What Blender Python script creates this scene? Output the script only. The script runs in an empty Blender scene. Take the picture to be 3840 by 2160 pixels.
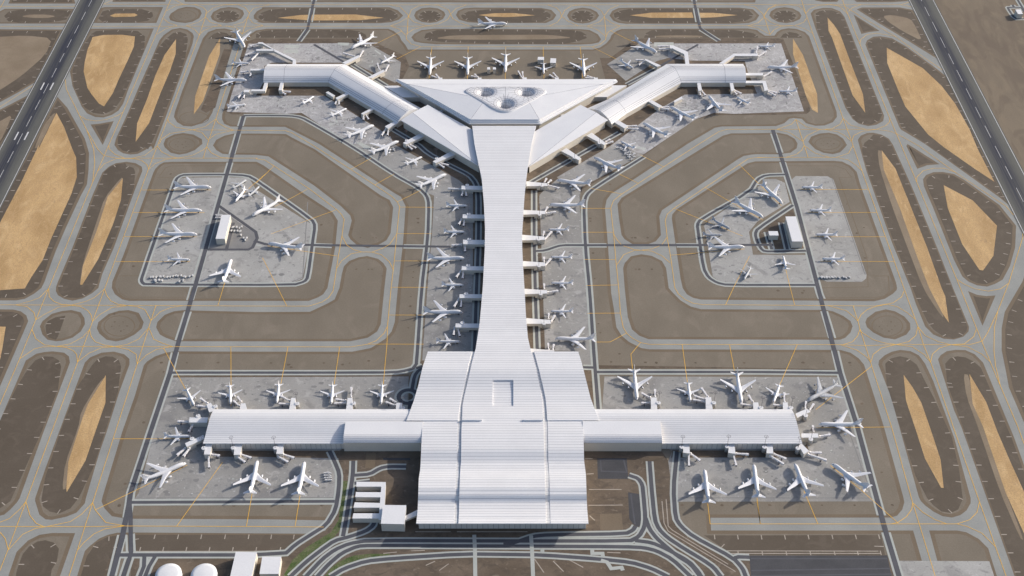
import bpy, bmesh, math, random
from mathutils import Vector
from mathutils.geometry import tessellate_polygon
random.seed(7)
S = bpy.context.scene
COL = S.collection
# ---------------------------------------------------------------- camera / survey helper
H = 1450.0
FPX = 4800.0
TH = math.atan(4117.0 / FPX)
CT, ST = math.cos(TH), math.sin(TH)
D0 = H * CT / ST
# survey crops: origin x, y and magnification of each map sheet the plan was measured on
OX = [0, 960, 1900, 2840]; OY = [0, 540, 1080, 1600]
SHEET = {'%d%d' % (i, j): (OX[i], OY[j], 2.576) for i in range(4) for j in range(4)}
SHEET.update({'a': (950, 220, 6.44), 'b': (1300, 300, 8.523), 'c': (1480, 280, 6.44), 'd': (1480, 440, 6.44),
              'e': (1720, 300, 7.36), 'f': (1960, 280, 6.44), 'g': (1960, 440, 6.44), 'h': (840, 140, 7.576),
              'k': (780, 780, 9.053), 'l': (2920, 780, 8.053), 'm': (840, 2040, 10.733), 'n': (3720, 0, 14.49), 's': (0, 0, 1.0)})
def at(tag, x, y, z=0.0):
    """survey sheet coordinate -> world point (metres) on the level z"""
    ox, oy, k = SHEET[tag]
    u = ox + x / k - 1918.0
    v = oy + y / k - 1080.0
    dx, dy, dz = u, FPX * CT - v * ST, -FPX * ST - v * CT
    t = (z - H) / dz
    return Vector((dx * t, -D0 + dy * t, z))
def P(txt, z=0.0):
    out, tag = [], None
    for tok in txt.split():
        if ':' in tok:
            tag, tok = tok.split(':')
        x, y = tok.split(',')
        out.append(at(tag, float(x), float(y), z))
    return out
# ---------------------------------------------------------------- materials
def node(nt, typ, **kw):
    n = nt.nodes.new(typ)
    for k, v in kw.items():
        setattr(n, k, v)
    return n
def mat(name, c1, c2=None, scale=.02, rough=.85, spec=.3, fine=.08, stretch=(1, 1, 1), layers=None, lo=.35, hi=.65):
    m = bpy.data.materials.new(name); m.use_nodes = True
    nt = m.node_tree; b = nt.nodes['Principled BSDF']; L = nt.links.new
    b.inputs['Roughness'].default_value = rough
    b.inputs['Specular IOR Level'].default_value = spec
    tc = node(nt, 'ShaderNodeTexCoord')
    mp = node(nt, 'ShaderNodeMapping'); mp.inputs['Scale'].default_value = stretch
    L(tc.outputs['Object'], mp.inputs['Vector'])
    def mixc(fac, a, c):
        mx = node(nt, 'ShaderNodeMix', data_type='RGBA')
        if hasattr(fac, 'links'): L(fac, mx.inputs[0])
        else: mx.inputs[0].default_value = fac
        for i, v in ((6, a), (7, c)):
            if hasattr(v, 'links'): L(v, mx.inputs[i])
            else: mx.inputs[i].default_value = (*v, 1)
        return mx.outputs[2]
    def noise(sc, lo, hi, det=5, dist=0.0, vec=None):
        n = node(nt, 'ShaderNodeTexNoise'); n.inputs['Scale'].default_value = sc
        n.inputs['Detail'].default_value = det; n.inputs['Distortion'].default_value = dist
        L(vec or mp.outputs['Vector'], n.inputs['Vector'])
        r = node(nt, 'ShaderNodeMapRange'); r.inputs[1].default_value = lo; r.inputs[2].default_value = hi
        L(n.outputs['Fac'], r.inputs[0]); return r.outputs[0]
    c2 = c2 or c1
    col = mixc(noise(scale, lo, hi), c1, c2)
    for (sc, l0, h0, cc, amt, dist) in (layers or []):
        r = noise(sc, l0, h0, 6, dist)
        mu = node(nt, 'ShaderNodeMath', operation='MULTIPLY'); mu.inputs[1].default_value = amt
        L(r, mu.inputs[0]); col = mixc(mu.outputs[0], col, cc)
    if fine:
        r = noise(.45, .3, .7, 3, 0, tc.outputs['Object'])
        hs = node(nt, 'ShaderNodeHueSaturation')
        mr = node(nt, 'ShaderNodeMapRange'); mr.inputs[3].default_value = 1 - fine; mr.inputs[4].default_value = 1 + fine
        L(r, mr.inputs[0]); L(mr.outputs[0], hs.inputs['Value']); L(col, hs.inputs['Color']); col = hs.outputs[0]
    L(col, b.inputs['Base Color'])
    return m
def lined(name, base, line, period, width, axis=1, rough=.55, spec=.4, second=None, jitter=.04):
    """panelled surface: seams every `period` metres of UV coordinate `axis`"""
    m = mat(name, base, tuple(c * .96 for c in base), .03, rough, spec, .03)
    nt = m.node_tree; b = nt.nodes['Principled BSDF']; L = nt.links.new
    src = b.inputs['Base Color'].links[0].from_socket
    uv = node(nt, 'ShaderNodeUVMap'); sp = node(nt, 'ShaderNodeSeparateXYZ'); L(uv.outputs[0], sp.inputs[0])
    def seams(ax, per, wid, src):
        d = node(nt, 'ShaderNodeMath', operation='DIVIDE'); d.inputs[1].default_value = per; L(sp.outputs[ax], d.inputs[0])
        fr = node(nt, 'ShaderNodeMath', operation='FRACT'); L(d.outputs[0], fr.inputs[0])
        lt = node(nt, 'ShaderNodeMath', operation='LESS_THAN'); lt.inputs[1].default_value = wid / per; L(fr.outputs[0], lt.inputs[0])
        fl = node(nt, 'ShaderNodeMath', operation='FLOOR'); L(d.outputs[0], fl.inputs[0])
        wn = node(nt, 'ShaderNodeTexWhiteNoise', noise_dimensions='1D'); L(fl.outputs[0], wn.inputs['W'])
        mr = node(nt, 'ShaderNodeMapRange'); mr.inputs[3].default_value = 1 - jitter; mr.inputs[4].default_value = 1 + jitter
        L(wn.outputs[0], mr.inputs[0])
        hs = node(nt, 'ShaderNodeHueSaturation'); L(mr.outputs[0], hs.inputs['Value']); L(src, hs.inputs['Color'])
        mx = node(nt, 'ShaderNodeMix', data_type='RGBA'); L(lt.outputs[0], mx.inputs[0]); L(hs.outputs[0], mx.inputs[6])
        mx.inputs[7].default_value = (*line, 1)
        return mx.outputs[2]
    src = seams(axis, period, width, src)
    if second: src = seams(1 - axis, second[0], second[1], src)
    L(src, b.inputs['Base Color'])
    return m
M = {}
M['ground'] = mat('ground_soil', (.165, .13, .095), (.2, .16, .115), .006, layers=[(.03, .45, .7, (.24, .19, .13), .5, 1), (.012, .5, .62, (.13, .1, .075), .5, 2)], stretch=(1.6, .5, 1))
M['taxi'] = mat('taxiway_concrete', (.272, .278, .266), (.315, .32, .302), .02, layers=[(.05, .55, .7, (.26, .27, .27), .5, 0), (.6, .66, .75, (.2, .2, .2), .5, 0)], fine=.05)
M['shoulder'] = mat('shoulder_gravel', (.165, .127, .088), (.185, .145, .103), .02)
M['infield'] = mat('infield_soil', (.18, .153, .118), (.212, .181, .141), .012, layers=[(.05, .5, .72, (.19, .16, .123), .6, 1), (.015, .55, .7, (.255, .215, .17), .5, 1.5), (.08, .73, .78, (.11, .09, .07), .7, 0)], stretch=(1.3, .8, 1))
M['dark'] = mat('dark_gravel', (.104, .083, .062), (.12, .097, .074), .012, layers=[(.05, .52, .75, (.165, .133, .104), .5, 1)], fine=.06)
M['dirt'] = mat('dirt', (.115, .088, .064), (.165, .128, .095), .016, layers=[(.05, .5, .66, (.09, .072, .056), .7, 1.2), (.11, .6, .72, (.26, .215, .17), .55, .6)], stretch=(1, 1.5, 1))
M['sand'] = mat('sand', (.42, .27, .125), (.56, .375, .185), .016, lo=.38, hi=.6, layers=[(.05, .5, .6, (.47, .31, .155), .7, 2.5), (.02, .52, .68, (.64, .45, .245), .6, 2), (.09, .66, .74, (.3, .205, .12), .6, .5), (.35, .48, .68, (.4, .265, .13), .35, 0), (.15, .62, .72, (.66, .49, .3), .35, 0)], fine=.16, stretch=(1.3, .55, 1))
M['tan'] = mat('tan_soil', (.225, .175, .12), (.275, .218, .155), .02, layers=[(.06, .5, .7, (.22, .165, .12), .5, 1.5)])
M['apron'] = mat('apron_concrete', (.275, .268, .254), (.345, .338, .325), .009, layers=[(.02, .54, .68, (.2, .195, .195), .6, 1.2), (.055, .58, .66, (.46, .445, .43), .5, 1), (.13, .6, .68, (.19, .19, .2), .5, .6), (.2, .66, .7, (.6, .6, .6), .6, 0)], fine=.07)
M['apronrough'] = mat('rough_apron', (.35, .345, .345), (.44, .43, .425), .012, layers=[(.035, .52, .64, (.29, .28, .285), .7, 2), (.09, .55, .62, (.55, .54, .54), .6, 1.2), (.16, .6, .66, (.24, .215, .2), .6, .6), (.3, .63, .67, (.68, .68, .68), .6, 0)], fine=.12)
M['joint'] = mat('apron_stain', (.2, .197, .195), (.25, .247, .244), .03)
M['road'] = mat('road_asphalt', (.085, .087, .1), (.1, .101, .115), .05, fine=.05)
M['edge'] = mat('road_verge', (.4, .425, .4), (.44, .455, .43), .05, fine=.04)
M['lot'] = mat('car_park_asphalt', (.062, .063, .07), (.075, .076, .083), .04)
M['grass'] = mat('grass', (.06, .1, .028), (.12, .14, .06), .07, layers=[(.25, .5, .65, (.2, .18, .12), .5, 1)], fine=.2)
M['yellow'] = mat('yellow_line_paint', (.85, .47, .06), (.9, .54, .1), .1, fine=0)
M['white'] = mat('white_line_paint', (.66, .66, .66), (.55, .55, .56), .1, fine=0)
M['tick'] = mat('pale_marking', (.44, .39, .33), (.34, .295, .25), .06, fine=.1)
M['roof'] = mat('roof_sheet', (.76, .76, .77), (.73, .73, .745), .03, .5, .4, .03)
M['roofl'] = lined('roof_panels', (.75, .75, .76), (.27, .27, .31), 5.4, .46, jitter=.03)
M['roofp'] = lined('pier_roof_panels', (.75, .75, .76), (.28, .28, .32), 3.7, .36, jitter=.03)
M['gutter'] = lined('gutter_panels', (.66, .66, .66), (.3, .3, .32), 6.4, .4)
M['wall'] = mat('wall_cladding', (.62, .58, .51), (.585, .545, .48), .05, .7, .3, .04)
M['facade'] = lined('facade_panels', (.66, .63, .59), (.16, .15, .14), 7.6, .42, axis=0)
M['seam'] = mat('dark_seam', (.1, .1, .14), None, .1, fine=0)
M['metal'] = mat('dark_metal', (.08, .07, .09), None, .1, .5, .5, 0)
M['plane'] = mat('aircraft_paint', (.77, .77, .785), (.73, .73, .75), .06, .35, .5, .02)
M['faded'] = mat('faded_grey_paint', (.43, .44, .46), (.5, .52, .55), .12, .6, .3, .1)
M['truck'] = mat('truck_paint', (.5, .5, .5), (.62, .62, .62), .3, .5, .4, 0)
M['slab'] = mat('pale_slab', (.42, .44, .41), (.5, .51, .48), .1)
M['apronpale'] = mat('pale_apron_concrete', (.33, .325, .31), (.41, .405, .39), .012, layers=[(.03, .54, .66, (.26, .255, .25), .7, 1.4), (.1, .6, .68, (.5, .49, .48), .6, 1), (.14, .6, .66, (.22, .215, .215), .6, .6)], fine=.08)
M['glass'] = mat('dark_glass', (.03, .035, .05), None, .1, .15, .6, 0)
M['tyre'] = mat('tyre_rubber', (.03, .03, .03), None, .1, .8, .3, 0)
M['bridge'] = mat('bridge_paint', (.8, .78, .78), (.7, .68, .69), .3, .5, .4, .06)
M['tower'] = lined('tower_slats', (.5, .49, .47), (.05, .05, .055), 1.1, .35, axis=0)
def runway_mat():
    m = mat('runway_asphalt', (.115, .115, .105), (.135, .135, .122), .03, fine=.05, stretch=(3, .15, 1), layers=[(.3, .5, .7, (.09, .09, .085), .6, 0)])
    nt = m.node_tree; b = nt.nodes['Principled BSDF']; L = nt.links.new
    src = b.inputs['Base Color'].links[0].from_socket
    uv = node(nt, 'ShaderNodeUVMap'); sp = node(nt, 'ShaderNodeSeparateXYZ'); L(uv.outputs[0], sp.inputs[0])
    mp = node(nt, 'ShaderNodeMapping'); mp.inputs['Scale'].default_value = (.35, .006, 1); L(uv.outputs[0], mp.inputs[0])
    n = node(nt, 'ShaderNodeTexNoise'); n.inputs['Scale'].default_value = 1.0; n.inputs['Detail'].default_value = 4; L(mp.outputs[0], n.inputs['Vector'])
    sh_ = node(nt, 'ShaderNodeMath', operation='ADD'); sh_.inputs[1].default_value = 3.0; L(sp.outputs[0], sh_.inputs[0]); ab = node(nt, 'ShaderNodeMath', operation='ABSOLUTE'); L(sh_.outputs[0], ab.inputs[0])
    r = node(nt, 'ShaderNodeMapRange', interpolation_type='SMOOTHSTEP'); r.inputs[1].default_value = 4; r.inputs[2].default_value = 24
    r.inputs[3].default_value = 1; r.inputs[4].default_value = 0; L(ab.outputs[0], r.inputs[0])
    mp2 = node(nt, 'ShaderNodeMapping'); mp2.inputs['Scale'].default_value = (.002, .0022, 1); L(uv.outputs[0], mp2.inputs[0])
    n2 = node(nt, 'ShaderNodeTexNoise'); n2.inputs['Scale'].default_value = 1.0; L(mp2.outputs[0], n2.inputs['Vector'])
    r2 = node(nt, 'ShaderNodeMapRange'); r2.inputs[1].default_value = .3; r2.inputs[2].default_value = .7; r2.inputs[3].default_value = .55; r2.inputs[4].default_value = 1.45; L(n2.outputs['Fac'], r2.inputs[0])
    r3 = node(nt, 'ShaderNodeMapRange'); r3.inputs[1].default_value = .25; r3.inputs[2].default_value = .6; r3.inputs[3].default_value = .3; L(n.outputs['Fac'], r3.inputs[0])
    m1 = node(nt, 'ShaderNodeMath', operation='MULTIPLY'); L(r.outputs[0], m1.inputs[0]); L(r3.outputs[0], m1.inputs[1])
    m2 = node(nt, 'ShaderNodeMath', operation='MULTIPLY', use_clamp=True); L(m1.outputs[0], m2.inputs[0]); L(r2.outputs[0], m2.inputs[1])
    mx = node(nt, 'ShaderNodeMix', data_type='RGBA'); L(m2.outputs[0], mx.inputs[0]); L(src, mx.inputs[6]); mx.inputs[7].default_value = (.034, .037, .055, 1)
    L(mx.outputs[2], b.inputs['Base Color'])
    return m
M['runway'] = runway_mat()
# ---------------------------------------------------------------- mesh helpers
class MB:
    def __init__(s): s.v, s.f, s.uv, s.mi, s.sm = [], [], [], [], []
    def face(s, pts, uv=None, mi=0, sm=False):
        i = len(s.v); s.v += [tuple(p) for p in pts]; s.f.append(tuple(range(i, i + len(pts))))
        s.uv.append(uv or [(p[0], p[1]) for p in pts]); s.mi.append(mi); s.sm.append(sm)
    def poly(s, pts, z, mi=0):
        pts = [Vector((p[0], p[1], z)) for p in pts]
        for t in tessellate_polygon([pts]):
            q = [pts[i] for i in t]
            if (q[1] - q[0]).cross(q[2] - q[0]).z < 0: q = q[::-1]
            s.face(q, mi=mi)
    def prism(s, pts, z0, z1, mi=0, topmi=None, tops=None, bottom=False):
        """vertical prism; tops = optional list of z for each corner"""
        n = len(pts); tz = tops or [z1] * n
        if area(pts) < 0: pts = pts[::-1]; tz = tz[::-1]
        if tops is None: s.poly(pts, z1, mi if topmi is None else topmi)
        run = 0
        for i in range(n):
            a, b = pts[i], pts[(i + 1) % n]; l = math.hypot(b[0] - a[0], b[1] - a[1])
            s.face([(a[0], a[1], z0), (b[0], b[1], z0), (b[0], b[1], tz[(i + 1) % n]), (a[0], a[1], tz[i])],
                   [(run, z0), (run + l, z0), (run + l, tz[(i + 1) % n]), (run, tz[i])], mi)
            run += l
        if bottom:
            q = [Vector((p[0], p[1], z0)) for p in pts]
            for t in tessellate_polygon([q]):
                r = [q[i] for i in t]
                if (r[1] - r[0]).cross(r[2] - r[0]).z > 0: r = r[::-1]
                s.face(r, mi=mi)
    def box(s, c, d, mi=0, rz=0):
        cx, cy, cz = c; hx, hy, hz = d[0] / 2, d[1] / 2, d[2] / 2; co, si = math.cos(rz), math.sin(rz)
        pts = [(cx + x * co - y * si, cy + x * si + y * co) for x, y in ((-hx, -hy), (hx, -hy), (hx, hy), (-hx, hy))]
        s.prism(pts, cz - hz, cz + hz, mi, bottom=True)
    def cyl(s, c, r, z0, z1, n=16, r2=None, mi=0, sm=True):
        r2 = r if r2 is None else r2
        a = [(c[0] + r * math.cos(2 * math.pi * i / n), c[1] + r * math.sin(2 * math.pi * i / n), z0) for i in range(n)]
        b = [(c[0] + r2 * math.cos(2 * math.pi * i / n), c[1] + r2 * math.sin(2 * math.pi * i / n), z1) for i in range(n)]
        for i in range(n):
            j = (i + 1) % n; u0, u1 = i * 2 * math.pi * r / n, (i + 1) * 2 * math.pi * r / n
            s.face([a[i], a[j], b[j], b[i]], [(u0, z0), (u1, z0), (u1, z1), (u0, z1)], mi, sm)
        s.face(b, [(0.5, 0.5)] * n, mi); s.face(a[::-1], mi=mi)
    def tube(s, p, q, r, n=6, r2=None, mi=0):
        p, q = Vector(p), Vector(q); d = (q - p).normalized()
        u = d.cross(Vector((0, 0, 1)) if abs(d.z) < .9 else Vector((1, 0, 0))).normalized(); w = d.cross(u); r2 = r if r2 is None else r2
        A = [p + (u * math.cos(2 * math.pi * i / n) + w * math.sin(2 * math.pi * i / n)) * r for i in range(n)]
        B = [q + (u * math.cos(2 * math.pi * i / n) + w * math.sin(2 * math.pi * i / n)) * r2 for i in range(n)]
        for i in range(n):
            j = (i + 1) % n; s.face([A[j], A[i], B[i], B[j]], mi=mi, sm=True)
        s.face(A, mi=mi); s.face(B[::-1], mi=mi)
    def rings(s, rings, closed=True, mi=0, sm=True, caps=True):
        n = len(rings[0])
        for a, b in zip(rings, rings[1:]):
            for i in range(n if closed else n - 1):
                j = (i + 1) % n; s.face([a[i], a[j], b[j], b[i]], mi=mi, sm=sm)
        if caps: s.face(rings[0][::-1], mi=mi); s.face(rings[-1], mi=mi)
    def mesh(s, name, mats, merge=True):
        me = bpy.data.meshes.new(name); me.from_pydata(s.v, [], s.f)
        uvl = me.uv_layers.new(name='UVMap'); k = 0
        for uv in s.uv:
            for c in uv: uvl.data[k].uv = c[:2]; k += 1
        for m in mats: me.materials.append(m)
        for p, mi, sm in zip(me.polygons, s.mi, s.sm): p.material_index = mi; p.use_smooth = sm
        if merge:
            bm = bmesh.new(); bm.from_mesh(me); bmesh.ops.remove_doubles(bm, verts=bm.verts, dist=.002); bm.to_mesh(me); bm.free()
        return me
    def build(s, name, mats, parent=None, merge=True):
        if not isinstance(mats, (list, tuple)): mats = [mats]
        return link(name, s.mesh(name, mats, merge), parent)
def link(name, me, parent=None, loc=None):
    o = bpy.data.objects.new(name, me); COL.objects.link(o)
    if parent: o.parent = parent
    if loc: o.location = loc
    return o
def area(p): return sum(p[i][0] * p[(i + 1) % len(p)][1] - p[(i + 1) % len(p)][0] * p[i][1] for i in range(len(p))) / 2
def inset(p, d):
    """move every edge of a polygon inwards by d metres"""
    p = [Vector((q[0], q[1])) for q in p]
    if area(p) < 0: p = p[::-1]
    out = []; n = len(p)
    for i in range(n):
        a, b, c = p[i - 1], p[i], p[(i + 1) % n]
        e1 = (b - a); e2 = (c - b)
        if e1.length < .01 or e2.length < .01: out.append(b); continue
        e1.normalize(); e2.normalize()
        n1 = Vector((-e1.y, e1.x)); n2 = Vector((-e2.y, e2.x)); m = n1 + n2
        if m.length < .2: out.append(b + n1 * d); continue
        m.normalize(); out.append(b + m * (d / max(.45, m.dot(n1))))
    return out
def smooth(p, closed=False, it=1):
    for _ in range(it):
        q = []; n = len(p)
        for i in range(n if closed else n - 1):
            a, b = p[i], p[(i + 1) % n]; q += [a * .8 + b * .2, a * .2 + b * .8]
        if not closed: q[0] = p[0]; q[-1] = p[-1]
        p = q
    return p
def ribbon(mb, pts, w, z, off=0.0, mi=0, closed=False):
    n = len(pts); pts = [Vector((p[0], p[1])) for p in pts]; L, R = [], []
    for i in range(n):
        a = pts[i - 1] if (i or closed) else pts[i]; c = pts[(i + 1) % n] if (i < n - 1 or closed) else pts[i]; b = pts[i]
        d1 = (b - a) if (b - a).length > .01 else (c - b); d2 = (c - b) if (c - b).length > .01 else d1
        d1.normalize(); d2.normalize(); n1 = Vector((-d1.y, d1.x)); n2 = Vector((-d2.y, d2.x)); m = n1 + n2
        m = m.normalized() if m.length > .1 else n1
        k = 1 / max(.5, m.dot(n1)); L.append(b + m * (off + w / 2) * k); R.append(b + m * (off - w / 2) * k)
    for i in range(n if closed else n - 1):
        j = (i + 1) % n
        mb.face([(*R[i], z), (*R[j], z), (*L[j], z), (*L[i], z)], mi=mi)
def tag(o, label=None, cat=None, group=None, kind=None):
    if label: o['label'] = label
    if cat: o['category'] = cat
    if group: o['group'] = group
    if kind: o['kind'] = kind
    return o
def empty(name, loc=(0, 0, 0), rz=0):
    o = bpy.data.objects.new(name, None); COL.objects.link(o); o.location = loc; o.rotation_euler = (0, 0, rz); o.empty_display_size = 2
    return o
# ---------------------------------------------------------------- ground sheets
Z = dict(taxi=.06, shoulder=.12, infield=.18, dark=.24, sand=.30, dirt=.36, apron=.42, strip=.48, edge=.56, road=.66, yellow=.76, runway=.86, mark=.94)
Z = {k: v * .3 for k, v in Z.items()}
def sheet(name, mats, mb): return tag(mb.build(name, mats, merge=False), kind='structure')
g = MB()
for (x0, x1) in ((-9000, -1500), (-1500, 1500), (1500, 9000)):
    for (y0, y1) in ((-4000, -1500), (-1500, 2500), (2500, 14000)):
        g.face([(x0, y0, 0), (x1, y0, 0), (x1, y1, 0), (x0, y1, 0)])
sheet('ground', M['ground'], g)
t = MB()
LX1 = 2600
t.poly([at('s', -500, 2500), at('s', -500, -300), at('s', 3300, -300), at('s', 3700, 560), at('s', 3850, 780), at('s', 4100, 900), at('s', 4400, 2500)], Z['taxi'])
sheet('taxiway', M['taxi'], t)
G_ISL = """
00:1740,-200 1785,18 10:0,20 20:0,24 2400,24 2450,-200
00:-80,228 -80,150 45,85 720,85 670,228
00:975,78 1010,69 1575,68 1510,222 905,222 945,135
00:880,278 1485,275 1400,480 1240,860 1190,1000 1145,1068 1080,1110 1000,1135 920,1130 840,1095 790,1030 740,920 700,830 675,690 760,500 850,300
00:1540,390 1580,340 1660,285 1740,270 1810,285 1860,320 1872,350 1860,420 1600,1130 1480,1443 01:1460,20 1400,60 1330,95 1260,102 1190,90 1140,60 1112,20 00:1105,1400 1120,1340 1240,1080 1350,820 1450,600 1510,460
00:1960,370 2010,310 2090,280 2170,275 2240,290 2280,330 2285,350 2262,410 2050,1090 2020,1140 1950,1190 1850,1222 1770,1215 1710,1180 1680,1130 1690,1080 1760,880 1900,520
00:1650,130 1720,85 1800,66 1880,70 1935,95 1948,130 1925,175 1860,210 1790,222 1700,212 1645,195 1632,165
00:2035,160 2060,115 2130,80 2210,68 2290,75 2345,100 2358,135 2330,180 2270,210 2190,222 2100,215 2050,190
00:2450,150 2480,110 2530,82 10:60,70 1290,70 1370,100 1422,150 1380,190 1300,215 1200,224 60,222 0,210 00:2500,205 2455,182
10:1527,150 1545,110 1600,80 1680,72 1760,82 1815,112 1830,143 1805,185 1740,215 1680,222 1600,212 1545,185
10:1932,145 1950,105 2010,80 2110,73 20:330,76 430,95 480,145 450,190 380,222 10:2170,222 2050,215 1960,190
20:583,150 605,110 660,85 735,74 810,85 870,115 893,150 865,190 800,218 735,228 660,218 605,190
20:993,150 1020,105 1080,78 1200,74 2250,74 2380,90 2440,148 2410,195 2340,222 2200,230 1150,230 1080,220 1030,200
30:115,150 130,110 180,80 260,70 340,80 405,115 427,150 410,185 350,212 280,224 200,212 140,180
10:1500,360 1530,325 1600,290 1720,278 20:720,282 800,290 880,330 912,380 890,410 820,425 700,430 10:1750,428 1600,415 1530,400
30:1043,430 1060,390 1120,355 1190,350 1300,370 1440,450 1700,640 1835,745 2000,1080 2172,1443 31:2300,290 2440,598 2330,510 1620,0 30:1385,1250 1370,1225
30:492,1370 520,1320 600,1290 690,1282 770,1300 830,1340 865,1400 31:850,30 800,80 730,98 640,85 560,50 510,0
32:1043,330 1060,290 1140,230 1240,206 1330,225 1420,275 1475,340 1478,400 1440,450 1330,497 1220,480 1120,430 1060,380
02:385,370 410,320 500,250 600,222 690,213 780,235 815,290 820,350 780,420 700,480 600,510 540,514 460,500 410,450
02:935,390 950,330 1050,250 1150,220 1240,213 1340,240 1388,330 1370,390 1300,450 1200,500 1120,516 1030,500 960,440
00:1580,1390 1600,1340 1680,1300 1770,1285 1870,1300 1950,1345 1955,1390 01:1940,10 1880,60 1800,92 1730,102 1650,85 1590,30
00:2060,1400 2090,1350 2170,1310 2260,1290 10:100,1290 290,1295 350,1330 570,1443 11:1210,500 1290,540 1325,610 1300,860 1260,930 1190,970 1080,1003 980,980 910,920 890,880 925,740 910,690 820,600 560,400 120,120 0,105 01:2240,102 2150,95 2090,60 2055,10
01:1580,178 1660,172 2480,172 11:70,205 480,490 740,660 790,740 765,1000 690,1391 12:650,60 600,90 510,125 0,125 02:1250,125 1180,110 1110,60 1080,0 01:1085,1330 1190,1080 1480,280 1500,240 1540,200
11:1075,1082 990,1095 900,1130 850,1180 830,1250 805,1391 12:760,110 690,150 520,230 0,232 02:1770,215 1680,225 1590,260 1520,330 1508,380 1545,450 1600,480 1700,515 12:910,515 1080,480 1170,420 1205,350 1240,0 11:1262,1200 1230,1150 1180,1110
20:2300,1288 2170,1288 2090,1310 1870,1443 21:1110,520 1070,580 1085,720 1110,880 1140,920 1220,970 1360,970 1440,940 1490,880 1475,700 1500,640 1560,600 2230,150 2290,115 2370,102 31:0,98 180,100 320,85 380,40 388,0 30:385,1380 360,1340 290,1300 200,1283
21:2400,168 2330,185 1650,625 1600,680 1595,720 1680,1300 22:1700,0 1740,60 1800,95 1880,112 32:1130,128 1230,105 1310,55 1345,20 1350,0 31:1340,1340 990,380 960,270 900,210 820,170 740,163
21:1300,1065 1200,1085 1140,1150 1125,1200 1140,1391 22:1170,280 1210,400 1280,460 1370,495 32:800,500 850,480 900,430 920,370 900,320 830,270 730,225 660,212 22:1880,205 1780,180 1680,120 1610,50 1565,0 21:1540,1200 1500,1130 1400,1080
01:990,275 1050,220 1120,185 1220,172 1310,185 1370,220 1375,260 1300,450 1100,1000 990,1250 960,1350 02:950,0 890,50 800,100 700,123 620,105 560,70 540,30 01:542,1380 560,1330 700,1000 900,480
02:250,700 350,635 430,618 510,612 620,625 665,660 675,720 600,920 420,1391 03:190,690 165,730 100,800 40,850 -80,880 02:-60,1420
02:820,720 870,670 980,625 1100,614 1200,640 1250,685 1250,740 1150,1010 1030,1391 03:960,250 830,690 820,740 740,830 640,870 500,900 440,895 380,850 340,720 340,690 440,400
03:160,1210 270,1100 380,1045 500,1027 725,1028 580,1443 540,1560 40,1560
30:515,130 545,95 640,75 720,78 800,110 840,160 1225,1120 1215,1170 1150,1205 1070,1218 980,1195 920,1150 850,1040 700,640 560,270
30:970,1350 1000,1310 1060,1285 1120,1282 1200,1300 1270,1340 1310,1400 31:1500,430 1740,1010 1890,1391 32:2045,375 2040,420 1990,470 1900,498 1800,490 1700,450 1620,370 1530,150 1480,0 31:1300,950 1050,250
32:1170,740 1175,700 1230,650 1300,615 1380,598 1480,610 1560,650 1620,730 1700,900 1900,1443 33:2060,690 2060,740 2020,810 1960,855 1880,878 1790,865 1700,820 1620,760 1580,720 1560,680 1400,104 32:1290,1050
32:1745,690 1770,650 1830,610 1920,597 2010,600 2100,640 2180,720 2480,1443 33:2576,370 2800,900 3000,1600 2540,1600 1970,0 32:1900,1180
33:1660,1003 1930,1003 2020,1020 2140,1085 2230,1175 2350,1560 1810,1560 
"""
D_ISL = """
00:80,35 120,-60 700,-60 728,35
00:1085,20 1110,-60 1610,-60 1597,18
30:505,-60 560,5 640,20 770,18 840,-60
30:860,-60 960,20 1300,22 1450,10 1480,-60
00:-80,282 612,285 385,745 355,785 180,890 -80,1030
00:-80,1100 280,915 320,890 0,1430 -60,1540 -200,1540
00:875,1203 960,1195 1098,1170 992,1400
00:555,935 650,1040 740,1200 820,1340 850,1443 01:860,90 855,250 840,390 780,500 640,800 540,1030 480,1190 430,1330 02:400,0 330,55 240,105 155,120 -80,120 01:-80,700 00:280,1443
30:930,140 1180,298 1080,310 1005,328
30:960,90 1010,72 1380,72 1500,95 1540,150 1600,260 1700,450 1770,600 1740,570 1400,360 1150,210
31:1450,0 1500,30 1760,195 1640,205 1545,240 1440,20
31:1600,340 1630,300 1700,272 1790,270 1900,290 1990,340 2340,590 2500,790 2490,1000 2440,1180 2370,1310 2300,1350 2220,1378 2120,1365 2040,1330 1980,1280 1900,1120 1700,620 1610,410
32:2035,30 2120,65 2210,78 2300,72 2175,365
02:-80,205 130,208 200,225 255,265 272,320 230,420 0,950 -80,1120
31:2680,1000 2560,1330 32:2390,230 2360,390 2360,600 2400,800 2430,960 2576,1300 2700,1600 3200,1600 3200,0
"""
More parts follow.
